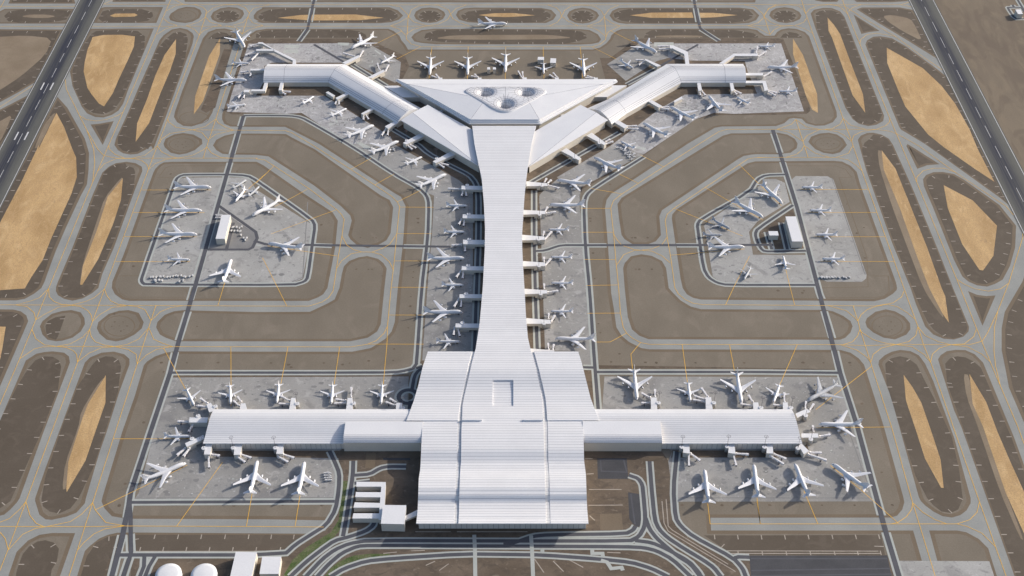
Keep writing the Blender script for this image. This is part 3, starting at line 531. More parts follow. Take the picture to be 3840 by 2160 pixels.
# ---------------------------------------------------------------- yellow guide lines
YEL = """
00:0,62 720,62 980,50 1110,-10
00:0,255 20:0,253 30:360,248
00:1010,42 10:0,45 20:0,48 30:0,45 1390,45 1470,20 1510,-5
00:755,-5 800,80 825,125
00:0,80 45,0
00:960,85 790,240 655,460 620,660 628,745 640,860 770,1120 840,1260 905,1443 01:915,180 895,370
00:-20,1045 330,820 520,705
00:770,1120 830,1155 930,1170 1030,1155 1130,1120 1185,1085
00:840,1260 945,1443 01:1000,110 1130,140
00:1660,-30 1190,1080 01:895,370 02:470,5 190,685 -5,1135
00:1993,130 1985,165 1925,340 1620,1150 01:1520,20 1435,240 02:1010,10 750,715 03:250,725 75,1195 -5,1400
00:2410,125 2395,165 2340,330
00:2310,450 2085,1150 01:1995,30 1965,135
02:1505,170 1325,735 03:895,735 665,1450
00:1610,105 1690,60 1770,42
00:1680,-5 1770,42 1880,45 1960,70 1993,105 1985,165
00:1580,180 1620,215 1710,248
00:1800,248 1920,215 1985,165 2030,215 2140,245
00:1520,330 1600,280 1710,248
00:1800,248 1880,285 1925,340 1960,300 2050,262 2140,245
00:1993,130 2060,75 2160,48 2300,45 2370,75 2408,125
00:2250,245 2350,215 2395,165 2440,220 2540,247
00:2180,250 2280,270 2340,330 2400,290 2540,247
00:2408,125 2450,80 10:130,47
10:1280,45 1390,65 1470,145 1475,165
10:1475,165 1390,215 1300,250
10:1470,150 1460,340
10:1475,160 1500,95 1560,62 1640,45
10:1475,165 1520,210 1650,250
10:1640,45 1760,50 1860,95 1880,140 1850,190 1760,235 1650,250
10:1880,135 1930,85 2030,48
10:1880,140 1900,180 1970,220 2060,248
10:1300,250 1390,285 1450,345 1455,380 1500,425 1590,450
10:1450,330 1520,285 1650,250
10:1590,452 20:830,452 900,430 955,385 960,350
20:945,160 960,350
20:400,50 480,75 520,120 530,165 490,215 415,250
20:535,150 560,100 620,60 720,48 840,60 910,100 943,150
20:535,160 590,205 690,250
20:945,160 900,210 780,252
20:945,150 990,90 1080,52
20:945,175 1010,220 1095,252
20:780,255 880,290 960,355 980,310 1095,255
20:2290,45 2400,70 2470,130 2490,170 2545,335
20:2490,150 2530,80 30:180,47
20:2490,165 2430,220 2330,250
20:2330,250 2430,275 2545,335
30:68,160 70,140 110,85 180,55 300,45 400,60 450,100 468,135
30:68,165 130,215 230,250
30:122,335 160,290 230,255 360,248 450,215 475,175
30:425,-5 468,135 830,1150 910,1360 31:925,20 1325,1140 32:1418,10 1550,370 1605,550 1675,720 33:2145,725 2300,1160 2405,1450
30:360,250 450,275 530,320
30:470,130 500,90 580,55 700,45 790,60 860,120 875,140
30:820,-5 875,140 1280,1145 31:1385,0 1540,370 1925,1305 32:1960,0 2115,385 2165,510 2250,715 2345,940 33:2515,0 2600,230
30:880,110 920,75 1000,45
30:690,45 850,65 1050,190 1330,350 1600,550 1810,690 2000,900 2105,1035
30:990,420 1000,380 1060,335 1150,322 1240,335 1340,355
30:1380,45 1530,75 1620,120 1680,190
20:2130,1250 30:1150,1250
30:372,1155 330,1200 190,1250
30:372,1155 470,1225 600,1250
30:372,1155 440,1365 31:490,130
30:190,1250 310,1280 400,1340 440,1365
30:440,1365 480,1310 600,1252 720,1245 800,1200 828,1145
30:828,1145 900,1210 1050,1250
30:650,1250 780,1275 860,1320 905,1365
30:908,1365 930,1310 1010,1270 1150,1250 1240,1215 1275,1180 1280,1145
30:1150,1250 1290,1270 1360,1300 1560,1410 31:1850,230 1950,300 2400,600 2510,730 2560,790
31:450,15 430,60 380,100 275,130
31:450,15 560,90 700,130
31:920,20 880,90 760,130 880,155 960,210 1010,260
31:1540,370 1540,320 1600,260 1700,235 1800,235 1920,275
31:0,130 760,130
31:410,440 1075,440
31:485,662 1155,662
31:545,897 1238,897
31:608,1136 1325,1136
31:275,1215 32:318,0 360,165
31:1925,1305 1990,1350 2100,1400 2230,1422 2350,1400 2420,1350
31:2520,460 2565,900 2430,1340 32:2320,230 2220,440 2170,515 2050,548 1870,548
22:1380,545 32:0,548 800,548 1060,557 1340,547 1870,548
22:1625,0 1660,60 1720,110 1800,148 1900,162 32:0,165 640,170 1140,175 1310,145 1390,90 1418,30
32:680,170 860,220 940,285 970,320
32:925,175 972,320 990,395 1095,720 1105,755 33:1295,0 1500,735 1720,1450
32:970,320 1000,260 1060,210 1140,180 1250,158 1350,180 1450,240 1520,300
32:990,395 1010,430 1120,500 1220,530 1340,547 1460,520 1530,460 1548,380
32:820,550 920,520 970,460 990,400
32:800,548 960,600 1060,670 1095,720 1120,640 1200,580 1340,547 1500,570 1620,650 1675,720
32:1675,715 1690,640 1760,580 1870,548 2030,570 2170,640 2245,710
32:1548,370 1620,460 1750,520 1870,548 2000,540 2090,470 2115,400
32:2320,235 2290,380 2285,600 2300,750 2345,940
32:565,1175 1105,755
32:570,1352 1290,1343
32:385,548 215,940
33:1500,740 1490,800 1440,870 1355,928 1290,940
33:1505,740 1600,830 1720,900 1830,940
23:1965,940 33:1930,940 2030,965 2170,1030 2300,1160
33:1930,940 2050,900 2120,830 2145,730
33:705,375 1000,610 1355,928
33:-3,720 30,940
33:450,620 585,940
23:1942,745 1965,940
03:250,725 190,800 90,890 -5,925
03:250,725 290,860 350,935 430,970
03:-5,965 820,967 1200,960 13:0,965 655,970
03:430,970 680,918 790,845 895,735
03:895,735 920,805 1020,925 1200,958
03:1200,960 1010,990 910,1035 810,1120 752,1190
03:430,970 340,985 220,1040 80,1192 50,1080 0,1020
03:920,805 1250,645 1810,372
03:1705,965 1880,720 2150,345
03:2380,965 2435,650
13:378,960 425,665
03:1095,118 1835,117
02:0,163 1505,170 12:0,175 510,176 640,135 700,95 745,30 11:795,1085 830,890 852,730 825,680 780,635 510,430 85,155 0,145 01:2485,137 1130,138
00:1860,1255 2250,1258 10:280,1262 345,1283 11:530,0 915,245 1145,395 1310,505 1365,560 1387,605 1360,870 1335,1135 12:1305,0 1270,370 1265,540 1230,930
12:1270,370 1235,440 1160,510 1080,543 920,570 02:1660,567 545,565
12:1080,543 1620,543
11:830,890 875,975 940,1020 1020,1043 1120,1045 1220,1010 1290,970 1360,870
11:780,1200 825,1130 920,1060 1020,1043
11:1120,1045 1210,1070 1290,1140 1325,1215
11:1387,610 1715,612
11:1360,867 1695,867
11:1335,1130 1675,1130
11:1310,1385 1660,1385
11:1365,560 1590,448
11:1145,397 1335,290
11:915,245 1110,140
11:175,212 0,380
11:510,430 300,545 170,610
11:780,635 545,720 145,870
11:795,1085 110,985
11:63,1100 12:210,0 298,175
01:1365,445 2040,445
01:1285,663 1975,663
01:1200,895 1905,897
01:1118,1137 1835,1137
01:2170,1340 02:2155,0 2105,170
01:2576,280 2290,530
12:1283,262 1620,262
12:308,570 240,930
12:808,570 755,930
02:2230,568 2232,940
02:2232,1090 2232,1145
02:1580,580 1790,975
02:470,5 380,95 300,125 150,165 260,180 330,240 345,305
02:470,5 475,85 520,130 590,158 690,165 830,130 910,95 1010,10 1030,70 1070,125 1140,158 1240,170
02:345,310 430,255 560,190 690,168 780,180 850,220 880,260 892,325 960,260 1080,190 1240,170
02:1240,170 1330,182 1400,210 1440,280 1458,315 1550,230 1650,190 1770,170
02:308,400 345,490 430,550 545,565 680,540 800,475 865,400 880,470 920,520 1000,550 1110,567 1230,545 1340,495 1438,385 1485,495 1560,530 1670,567
02:190,685 330,590 410,570 545,565 640,575 710,608 740,640 748,715
02:748,715 860,630 980,580 1110,567 1240,595 1315,640 1325,735 1410,650 1510,595 1590,580 1670,567
01:1050,10 1055,50 1110,100 1200,137
01:945,260 1010,190 1130,140 1280,140 1370,160 1420,200 1437,245 1500,190 1600,150 1720,137
01:1280,137 1400,110 1520,20 1560,75 1650,120 1720,137 1860,110 1960,60 1998,30 2040,85 2130,130 2220,137
00:1620,1150 1630,1180 1700,1230 1860,1255 1980,1225 2085,1150 2110,1190 2180,1230 2260,1258
00:1540,1390 1560,1345 1640,1290 1860,1255 1950,1280 2010,1350 2080,1300 2250,1260
10:1410,300 1145,430
10:1590,452 1360,570
10:1700,455 1690,530
10:1675,722 1672,765
10:2050,455 2045,545
10:2043,725 2041,765
10:2412,455 2412,520
10:2408,700 2408,765
20:352,455 356,600
20:360,722 360,765
20:712,455 733,755
20:1000,297 1240,415
20:825,455 1055,570
20:2130,1250 2050,1272 21:1860,0 1515,222 1270,382 1110,485 1030,550 1005,620 1033,870 1055,1130 22:1082,0 1098,240 1125,380 1160,440 1220,490 1300,530 1380,545
21:2576,130 2400,132 2330,145 1615,622 1550,680 1532,740 1550,900 1585,1100 22:1625,0
21:1033,870 1060,920 1105,970
21:1130,985 1230,1020 1300,1027 1400,1015 1475,985
21:1500,970 1530,930 1550,900
21:1065,1165 1130,1070 1230,1030 1300,1027 1400,1035 1500,1080 1580,1150
21:715,622 1007,622
21:725,853 1033,853
21:745,1115 1055,1118
21:765,1368 1080,1362
22:780,245 1095,243
22:860,523 1000,522 1155,438
22:1295,525 1200,640 1215,780
22:1695,545 1745,910
22:2152,548 2200,800
21:1290,105 1515,220
21:1085,290 1270,380
21:810,430 1110,482
21:2245,200 2430,380
21:1915,418 2180,570
21:2430,380 31:235,600
21:2180,570 2475,735
21:1615,622 2280,890
21:1583,1075 2300,1015
21:2345,1085 22:2190,0 2115,162
23:2418,690 2450,940
32:2345,940 33:2515,0
"""
yl = MB()
for i, l in enumerate(YEL.strip().split('\n')):
    p = P(l); n0 = len(p)
    ribbon(yl, p, .75, Z['yellow'] + .0013 * (i % 16))
sheet('taxiway_marking', M['yellow'], yl)
# ---------------------------------------------------------------- service and access roads
BOTH = """
00:2352,1118 10:0,1115 330,1118 440,1135 560,1200 940,1420 11:1330,290 1580,430 1650,500 1670,580 1660,900 1600,1391 12:1560,600 1545,770 1400,810 1200,818 02:1650,818
12:1545,775 1610,752
12:1620,775 1570,795 1530,850 1505,990
12:1490,1090 1480,1180
21:1330,120 850,420 770,490 745,580 760,1000 22:800,0 840,600 855,800 885,1180
22:740,766 860,770
22:870,812 32:0,812 800,820
21:-30,520 21:860,15
21:265,450 265,900 22:275,0 295,600
20:1090,1280 860,1410
10:1300,1240 11:1560,0 1660,90 1850,195 2060,300 2120,370 2150,470 2150,900 12:2130,0 2110,620
10:930,625 1262,832
20:1460,655 1160,815
11:555,978 735,985
11:1425,990 1620,992
21:770,980 965,980
21:1640,980 1870,980
21:275,1035 370,1030 500,985 560,978 760,978
01:1740,310 1780,297 2190,295 2390,305 11:0,350 540,730 570,790 545,960 500,1290 470,1330 360,1362 01:1400,1358 1370,1335 1365,1300 1690,370 1710,330 1740,310
31:270,295 80,300 0,340 21:2350,460 1870,730 1840,780 1850,850 1900,1200 1950,1290 2030,1340 2130,1362 31:560,1362
31:345,590 0,820 21:2400,870 2420,950 2470,1030 2530,1040 31:470,1032
31:230,760 290,1020
31:90,850 140,1020
03:1268,732 13:760,722
13:710,235 760,340 805,450 800,600 770,800 680,950 520,1050 380,1140 270,1240 03:1150,1240
03:1395,1250 1390,1350 1350,1450
03:1500,1250 1440,1350 1400,1450
13:940,330 935,470 900,700 870,900 840,1060
13:950,470 1100,460 1200,400 1280,385 1450,387
13:950,548 1100,530
13:330,1450 480,1310 620,1200 760,1100 900,1065 1060,1010 1130,960 1150,900
13:480,1450 640,1280 760,1190 900,1130 1080,1100 23:0,1105 1190,1105 1260,1080
13:590,1450 700,1330 830,1220 980,1155 1100,1148 23:0,1155 1150,1160 1330,1170 1450,1200 1600,1280 1780,1450
13:720,1450 850,1370 1060,1300 1300,1275 2000,1230 23:0,1235 350,1240 900,1280 1200,1310 1400,1370 1560,1450
23:-30,1140 80,1120 250,1060 400,1045 1150,1035 1220,1000 1245,960
23:1190,1105 1280,1060 1330,970 1340,880 1320,650 1310,560 1270,500 1180,470
23:1340,880 1380,990 1450,1080 1530,1150 1650,1250 1780,1330 1870,1450
23:1380,335 1400,600 1430,900 1470,990 1550,1070 1700,1170 1900,1290 2000,1360 2070,1450
23:1645,240 1610,600 1630,880 1680,960 1800,1060 2190,1270 2280,1370 2310,1450
23:2200,1270 2240,1258 2345,1262
23:1240,1100 1400,1120 1540,1180 1760,1300 1850,1400 1880,1450
n:1739,640 1600,400 890,400 850,440 1240,1030 1739,1020
n:1180,380 1120,270
n:1739,560 1380,-20
"""
ROADS = """
00:2352,1118 01:1880,1391 02:1740,470 1640,830 03:1450,60 1260,640 1245,750 1215,900 1180,1080 1080,1443
03:1250,720 1262,870 1265,1230 1240,1300 1190,1450
10:565,-20 500,275 415,400
20:1803,-20 1868,270 2050,395
10:560,430 850,600 930,625
20:1850,430 1480,640 1460,655
11:100,970 470,975 1880,993
01:2115,598 2470,850 2485,910 2440,1000 2400,1020 1985,1020
01:2255,760 2190,1010
11:-20,935 100,970
21:560,978 2576,975
30:150,1255 31:385,620 600,1443 32:800,820 33:965,0 1250,1050 1370,1450
"""
EDGES = """
10:545,80 520,215
10:500,285 415,400
10:563,-15 558,15
20:1825,80 1850,215
20:1875,285 2050,395
20:1805,-20 1812,15
00:2350,1125 2322,1218
00:2298,1292 01:2240,100
01:2222,180 02:1835,118
02:1815,228 1725,505
02:1690,622 1640,830 03:1450,60 1262,640 1250,735 1228,875
30:155,1290 31:220,85
31:243,175 385,620 600,1443 32:622,105
32:645,225 723,485
32:750,605 800,820 33:965,0 1198,858
33:1242,1022 1370,1450
03:1178,1045 1080,1443
03:1256,1040 1265,1230 1240,1300 1190,1450
11:0,955 70,972
"""
rd, ed = MB(), MB()
for i, l in enumerate(BOTH.strip().split('\n')):
    p = smooth(P(l), it=1) if l.count(' ') > 2 else P(l); big = l[:3] in ('13:', '23:') 
    w = 6.2 if big else 5.6; cl = (p[0] - p[-1]).length < .5
    if cl: p = p[:-1]
    ribbon(ed, p, w + (5.6 if big else 6.6), Z['edge'] + .0012 * (i % 12), closed=cl); ribbon(rd, p, w, Z['road'] + .0012 * (i % 12), closed=cl)
for i, l in enumerate(ROADS.strip().split('\n')): ribbon(rd, P(l), 7.5 if i in (0, 11) else 6.0, Z['road'] + .0145 + .0009 * i)
for i, l in enumerate(EDGES.strip().split('\n')):
    p = P(l)
    for sgn in (-1, 1): ribbon(ed, p, 3.2, Z['edge'] + .0145 + .001 * (i % 8), off=sgn * 5.2)
c0 = at('12', 1470, 1050); cp = [Vector((c0.x + 15 * math.cos(a * math.pi / 10), c0.y + 15 * math.sin(a * math.pi / 10))) for a in range(20)]
ribbon(ed, cp, 14, Z['edge'] + .024, closed=True); ribbon(rd, cp, 7, Z['road'] + .026, closed=True)
lt = MB()
for l in ("23:875,305 1160,305 1175,505 880,505", "23:1172,635 1300,655 1318,965 1260,965 1220,940 1185,890", "23:2345,1245 33:1255,1245 1310,1520 23:2365,1520", "13:1228,300 1490,303 1490,325 1230,325"):
    lt.poly(P(l), Z['edge'] - .008)
for i, l in enumerate(("23:905,320 1130,318 1160,440 915,430", "23:1200,650 1205,700 1240,945", "23:2360,1275 33:1255,1275", "23:2365,1390 33:1285,1370", "23:2365,1440 33:1300,1425")): ribbon(lt, P(l), 2.2, Z['edge'] - .006 + .0012 * i, mi=1, closed=(i == 0))
sheet('road_verge', M['edge'], ed); sheet('road', M['road'], rd); sheet('car_park', [M['lot'], M['road']], lt)
ft = MB()
for i, l in enumerate(("13:2108,1045 2115,1200 2118,1450", "23:235,1050 245,1200 255,1450", "23:345,1175 345,1215", "23:825,1180 828,1225 925,1225 930,1260", "23:910,1290 970,1310 1010,1372 1110,1360 1122,1390")):
    ribbon(ft, P(l), 5.5, Z['yellow'] + .022 + .0012 * i)
sheet('footpath', M['edge'], ft)
# ---------------------------------------------------------------- main terminal
def x_at(curve, y):
    for (x0, y0), (x1, y1) in zip(curve, curve[1:]):
        if y0 <= y <= y1: return x0 + (x1 - x0) * (y - y0) / (y1 - y0)
    return curve[0][0] if y < curve[0][1] else curve[-1][0]
def cv(txt):
    out, tg = [], None
    for tok in txt.split():
        if ':' in tok: tg, tok = tok.split(':')
        x, y = map(float, tok.split(',')); ox, oy, k = SHEET[tg]; out.append((ox + x / k, oy + y / k))
    return out
def sy(tg, y): return SHEET[tg][1] + y / SHEET[tg][2]
ZPROF = [(sy('10', 1200), 25), (sy('12', 400), 25.5), (sy('12', 611), 27), (sy('12', 790), 28.5), (sy('12', 1000), 22), (sy('12', 1110), 21.8), (sy('12', 1260), 24.5), (sy('13', 60), 26), (sy('13', 210), 25.5), (sy('13', 350), 20), (sy('13', 400), 20.5), (sy('13', 520), 26.5), (sy('13', 590), 27.8), (sy('13', 645), 26), (sy('13', 738), 19.5), (sy('13', 790), 19.8), (sy('13', 870), 22.5), (sy('13', 935), 25.5)]
def zprof(y):
    for i in range(len(ZPROF) - 1):
        (y0, z0), (y1, z1) = ZPROF[i], ZPROF[i + 1]
        if y0 <= y <= y1:
            t = (y - y0) / (y1 - y0); t = t * t * (3 - 2 * t) * .75 + t * .25; return z0 + (z1 - z0) * t
    return ZPROF[0][1] if y < ZPROF[0][0] else ZPROF[-1][1]
def strip(name, L, R, y0, y1, dz, m, parent, n=40, th=1.6, nx=1):
    mb = MB(); rows = []
    for i in range(n + 1):
        y = y0 + (y1 - y0) * i / n; z = zprof(y) + dz; xl, xr = x_at(L, y), x_at(R, y)
        rows.append([at('s', xl + (xr - xl) * j / nx, y, z) for j in range(nx + 1)])
    dn = Vector((0, 0, -th))
    for a, b in zip(rows, rows[1:]):
        for j in range(nx):
            q = [b[j], b[j + 1], a[j + 1], a[j]]
            mb.face(q, [(p.x, p.y) for p in q], sm=False); mb.face([p + dn for p in q[::-1]])
        for j, s_ in ((0, 1), (nx, -1)):
            q = [a[j] + dn, b[j] + dn, b[j], a[j]][::s_]; mb.face(q, [(0.3, .9)] * 4, 1)
    for r, s_ in ((rows[0], -1), (rows[-1], 1)):
        for j in range(nx): mb.face([r[j] + dn, r[j + 1] + dn, r[j + 1], r[j]][::s_], [(0.3, .9)] * 4, 1)
    return mb.build(name, [m, M['roof']], parent)
EL = cv("10:2088,1215 11:2110,0 2150,200 2180,330 2200,560 2212,800 2210,1000 2200,1200 12:2190,0 2160,340 2120,600 2110,625 2085,720 2050,880 2010,1050 1995,1130 1990,1280 13:1985,0 1980,350 1972,420 1962,700 1960,830 1955,935")
ER = cv("20:285,1215 21:240,0 205,220 190,330 172,500 160,700 150,850 150,1000 160,1200 22:172,0 185,250 205,480 235,610 275,750 310,900 345,1100 352,1280 23:357,0 362,300 368,400 375,700 380,932")
GLl = cv("12:2085,615 2050,750 2010,950 1965,1150 1950,1280 13:1947,0 1940,350 1930,430 1922,750 1913,935")
GRr = cv("22:265,615 310,780 345,920 378,1080 392,1275 23:397,0 402,330 412,480 417,750 424,932")
WLu = cv("12:1660,612 1610,760 1565,950 1520,1100 1453,1278"); WRu = cv("22:690,610 725,720 760,860 810,1060 890,1275")
WLl = cv("12:1612,1270 13:1605,0 1590,350 1585,420 1572,500 1562,800 1547,935"); WRl = cv("22:733,1270 23:740,0 748,330 765,460 772,650 778,800 790,932")
term = tag(empty('terminal_building', (0, at('13', 0, 985).y, 0)), 'white terminal with wavy ribbed roof whose middle strip narrows into the central pier', 'terminal')
yT0, yS0, yS1, yE = sy('10', 1215), sy('12', 888), sy('12', 1140), sy('13', 935)
hx0, hx1 = 960 + 2285 / 2.576, 1900 + 64 / 2.576
HL = [(hx0, 0), (hx0, 3000)]; HR = [(hx1, 0), (hx1, 3000)]
mid_l = strip('roof', EL, ER, yT0, yS0, 0, M['roofl'], None, 90, nx=3)
p1 = strip('roof', EL, HL, yS0, yS1, 0, M['roofl'], None, 20)
p2 = strip('roof', HR, ER, yS0, yS1, 0, M['roofl'], None, 20)
p3 = strip('roof', EL, ER, yS1, yE, 0, M['roofl'], None, 90, nx=3)
sk = strip('skylight_well', HL, HR, yS0, yS1, -1.62, M['roofl'], None, 12, th=.8)
g1 = strip('gutter', GLl, EL, sy('12', 615), yE, -1.7, M['gutter'], None, 80, th=1)
g2 = strip('gutter', ER, GRr, sy('12', 615), yE, -1.7, M['gutter'], None, 80, th=1)
w1 = strip('roof_wing', WLu, GLl, sy('12', 612), sy('12', 1279), 0, M['roofl'], None, 50, th=2.2)
w2 = strip('roof_wing', GRr, WRu, sy('12', 612), sy('12', 1277), 0, M['roofl'], None, 50, th=2.2)
w3 = strip('roof_wing', WLl, GLl, sy('12', 1282), yE, -1.2, M['roofl'], None, 60)
w4 = strip('roof_wing', GRr, WRl, sy('12', 1280), yE, -1.2, M['roofl'], None, 60)
lips = []
for x0, x1, tg in ((1990, 2183, '12'), (162, 352, '22')):
    mb = MB(); a = [at(tg, x0, 1279, 26.2), at(tg, x1, 1279, 26.2)]
    mb.prism([(a[0].x, a[0].y), (a[1].x, a[1].y), (a[1].x, a[1].y + 3), (a[0].x, a[0].y + 3)], 24, 27.2)
    lips.append(mb.build('roof_lip', M['roof']))
fy = at('13', 0, 985).y; xl, xr = at('13', 1572, 985).x, at('23', 764, 985).x
mb = MB(); yb = at('12', 0, 1275, 24).y + 6
mb.prism([(xl, fy), (xr, fy), (xr, yb), (xl, yb)], 0, 16.4); fac = mb.build('facade', M['facade'])
mb = MB()
up = [at('s', *q, 24) for q in [(x + 6, y) for x, y in WLu[::-1]]] + [at('s', *q, 24) for q in [(x - 6, y) for x, y in WRu]]
up[0].y = up[-1].y = yb; mb.prism([(q.x, q.y) for q in inset(up, 3)], 0, 17.5)
tr = [at('s', x + 5, y, 24) for x, y in EL if y < sy('12', 640)] + [at('s', x - 5, y, 24) for x, y in ER[::-1] if y < sy('12', 640)]
mb.prism([(q.x, q.y) for q in tr], 0, 23.2); wl = mb.build('wall', M['wall'])
def reparent(objs, root):
    bpy.context.view_layer.update()
    for o in objs:
        o.parent = root; o.matrix_parent_inverse = root.matrix_basis.inverted() if root.matrix_basis else o.matrix_parent_inverse
reparent([mid_l, p1, p2, p3, sk, g1, g2, w1, w2, w3, w4, *lips, fac, wl], term)
# facade canopies south of the doors, connector blocks and south piers
def block(label, tg, xa, xb, xa2, xb2, yb0):
    """flat topped block whose front edge rolls over into the wall"""
    root = tag(empty('connector_building', at(tg[1], (xa + xb) / 2, 248)), label, 'building', 'connector blocks beside the main terminal')
    prof = [(tg[0], yb0, 24.5), (tg[1], 80, 24), (tg[1], 97, 23.7), (tg[1], 112, 22.8), (tg[1], 128, 21.6), (tg[1], 143, 20.2), (tg[1], 155, 19)]
    X0, X1 = at(tg[1], xa, 155, 19).x, at(tg[1], xb, 155, 19).x
    pts = [(at(t, 0, y, z).y, z) for t, y, z in prof]
    pts.append((pts[-1][0], 0.0))
    mb = MB()
    for (y0, z0), (y1, z1) in zip(pts[:-2], pts[1:-1]): mb.face([(X0, y1, z1), (X1, y1, z1), (X1, y0, z0), (X0, y0, z0)], [(.3 + 7 * 0, 6.4 * .5)] * 4)
    r = mb.build('roof', M['roof'])
    mb = MB(); y1 = pts[-1][0]
    mb.face([(X0, y1, 0), (X1, y1, 0), (X1, y1, 19), (X0, y1, 19)])
    ring = pts + [(pts[0][0], 0.0)]
    mb.face([(X0, y, z) for y, z in ring], sm=False); mb.face([(X1, y, z) for y, z in ring[::-1]])
    mb.face([(X1, pts[0][0], 0), (X0, pts[0][0], 0), (X0, pts[0][0], 24.5), (X1, pts[0][0], 24.5)])
    w = mb.build('wall', M['wall'])
    s = MB()
    for (y0, z0) in pts[1:-1]: s.face([(X0, y0 - .25, z0 + .03), (X1, y0 - .25, z0 + .03), (X1, y0 + .25, z0 + .06), (X0, y0 + .25, z0 + .06)])
    sm_ = s.build('seam', M['seam']); reparent([r, w, sm_], root)
block('plain white block with rolled front edge joining the left pier to the main terminal', ('12', '13'), 843, 1602, 0, 0, 1290)
block('plain white block with rolled front edge joining the right pier to the main terminal', ('22', '23'), 742, 1502, 0, 0, 1285)
def vault(name, label, cat, B, F, prof, ze, fac_mat, roof_mat, group, seams=None, wall_in=2.0, nseg=1, ends=True, lines_v=True):
    """arched roof lofted between back eave points B and front eave points F; prof = [(t from front, rise)]"""
    root = tag(empty(name, (F[0].x, F[0].y, 0)), label, cat, group)
    def pt(b, f, t, r): p = f.lerp(b, t); return Vector((p.x, p.y, ze + r))
    mb = MB(); width = (B[0] - F[0]).length
    for (b0, f0), (b1, f1) in zip(zip(B, F), zip(B[1:], F[1:])):
        run = 0
        for (t0, r0), (t1, r1) in zip(prof, prof[1:]):
            l = math.hypot((t1 - t0) * width, r1 - r0)
            q = [pt(b0, f0, t0, r0), pt(b1, f1, t0, r0), pt(b1, f1, t1, r1), pt(b0, f0, t1, r1)]
            if (q[1] - q[0]).cross(q[2] - q[0]).z < 0: q = q[::-1]; uv = [(0, run + l), (1, run + l), (1, run), (0, run)]
            else: uv = [(0, run), (1, run), (1, run + l), (0, run + l)]
            mb.face(q, uv, sm=not lines_v); run += l
    roof = mb.build('roof', roof_mat, merge=True); parts = [roof]
    w = MB()
    fi = [Vector((p.x, p.y)) for p in F]; bi = [Vector((p.x, p.y)) for p in B]
    outline = inset(fi + bi[::-1], wall_in)
    w.prism([(p.x, p.y) for p in outline], 0, ze - .05); parts.append(w.build('wall', fac_mat))
    e = MB()
    if ends:
        for b, f in ((B[0], F[0]), (B[-1], F[-1])):
            q = [pt(b, f, t, r) for t, r in prof]; base = [Vector((q_.x, q_.y, ze - .06)) for q_ in (q[-1], q[0])]
            for a, c in zip(q, q[1:]): e.face([Vector((a.x, a.y, ze - .06)), Vector((c.x, c.y, ze - .06)), c, a])
        e.prism([(p.x, p.y) for p in fi + bi[::-1]], ze - 1.0, ze - .02)
        parts.append(e.build('eave', M['roof']))
    if seams:
        s = MB()
        def interp(t):
            for (t0, r0), (t1, r1) in zip(prof, prof[1:]):
                if t0 <= t <= t1: return r0 + (r1 - r0) * (t - t0) / (t1 - t0)
        for (b0, f0), (b1, f1) in zip(zip(B, F), zip(B[1:], F[1:])):
            dt_ = .22 / width
            for t in seams:
                q = [pt(b0, f0, t - dt_, interp(t - dt_) + .16), pt(b1, f1, t - dt_, interp(t - dt_) + .16), pt(b1, f1, t + dt_, interp(t + dt_) + .16), pt(b0, f0, t + dt_, interp(t + dt_) + .16)]
                s.face(q)
        for b, f in list(zip(B, F))[1:-1]:
            d = (B[-1] - B[0]).normalized() * .25
            for (t0, r0), (t1, r1) in zip(prof, prof[1:]): s.face([pt(b, f, t0, r0 + .08) - d, pt(b, f, t0, r0 + .08) + d, pt(b, f, t1, r1 + .08) + d, pt(b, f, t1, r1 + .08) - d])
        parts.append(s.build('seam', M['seam']))
    reparent(parts, root); return root
def fine(prof, n=28):
    out = []
    for i in range(n + 1):
        t = i / n
        for (t0, r0), (t1, r1) in zip(prof, prof[1:]):
            if t0 <= t <= t1 + 1e-9:
                out.append((t, r0 + (r1 - r0) * (t - t0) / (t1 - t0))); break
    for _ in range(2): out = [out[0]] + [(out[i][0], .25 * out[i - 1][1] + .5 * out[i][1] + .25 * out[i + 1][1]) for i in range(1, n)] + [out[-1]]
    return out
SP = fine([(0, 0), (.08, .4), (.25, 2.4), (.42, 5.6), (.58, 7.9), (.7, 9), (.85, 8.4), (1, 5.0)])
ze = 14.0
yb = at('12', 0, 1166, ze + 6).y; yf = at('13', 0, 163, ze).y
def SPT(x0, x1): return [Vector((x0, yb, 0)), Vector((x1, yb, 0))], [Vector((x0, yf, 0)), Vector((x1, yf, 0))]
xE, xI = at('03', 1960, 163, ze).x, at('13', 1590, 163, ze).x
B, F = SPT(xE, xI); B[0].x += 6; vault('pier_building', 'low pier with ribbed arched white roof running left from the main terminal', 'terminal pier', B, F, SP, ze, M['facade'], M['roofp'], 'south piers either side of the main terminal', lines_v=True)
xE, xI = at('33', 433, 155, ze).x, at('23', 760, 155, ze).x
B, F = SPT(xI, xE); B[1].x -= 6; vault('pier_building', 'low pier with ribbed arched white roof running right from the main terminal', 'terminal pier', B, F, SP, ze, M['facade'], M['roofp'], 'south piers either side of the main terminal', lines_v=True)
NP = fine([(0, 0), (.05, 3.5), (.165, 8), (.35, 11.7), (.45, 13.3), (.54, 13), (.69, 9), (.8, 5), (.94, 1.2), (1, 0)], 30)
SM = [.045, .085, .14, .40, .46, .505, .545, .585, .625, .665, .70]
Bn = P("a:345,130 820,130 2205,130 b:1905,640 2390,910", 11); Fn = P("a:240,570 737,570 1808,570 b:1135,1085 1612,1388", 11)
vault('bent_pier', 'bent arched white pier reaching to the upper left', 'terminal pier', Bn, Fn, NP, 11, M['wall'], M['roof'], 'bent piers behind the main building', SM, .4, lines_v=False)
Bm = P("20:2285,617 2085,617 1548,617 f:2040,605 1565,812", 11); Fm = P("20:2312,797 2112,797 1687,797 f:2510,935 2150,1190", 11)
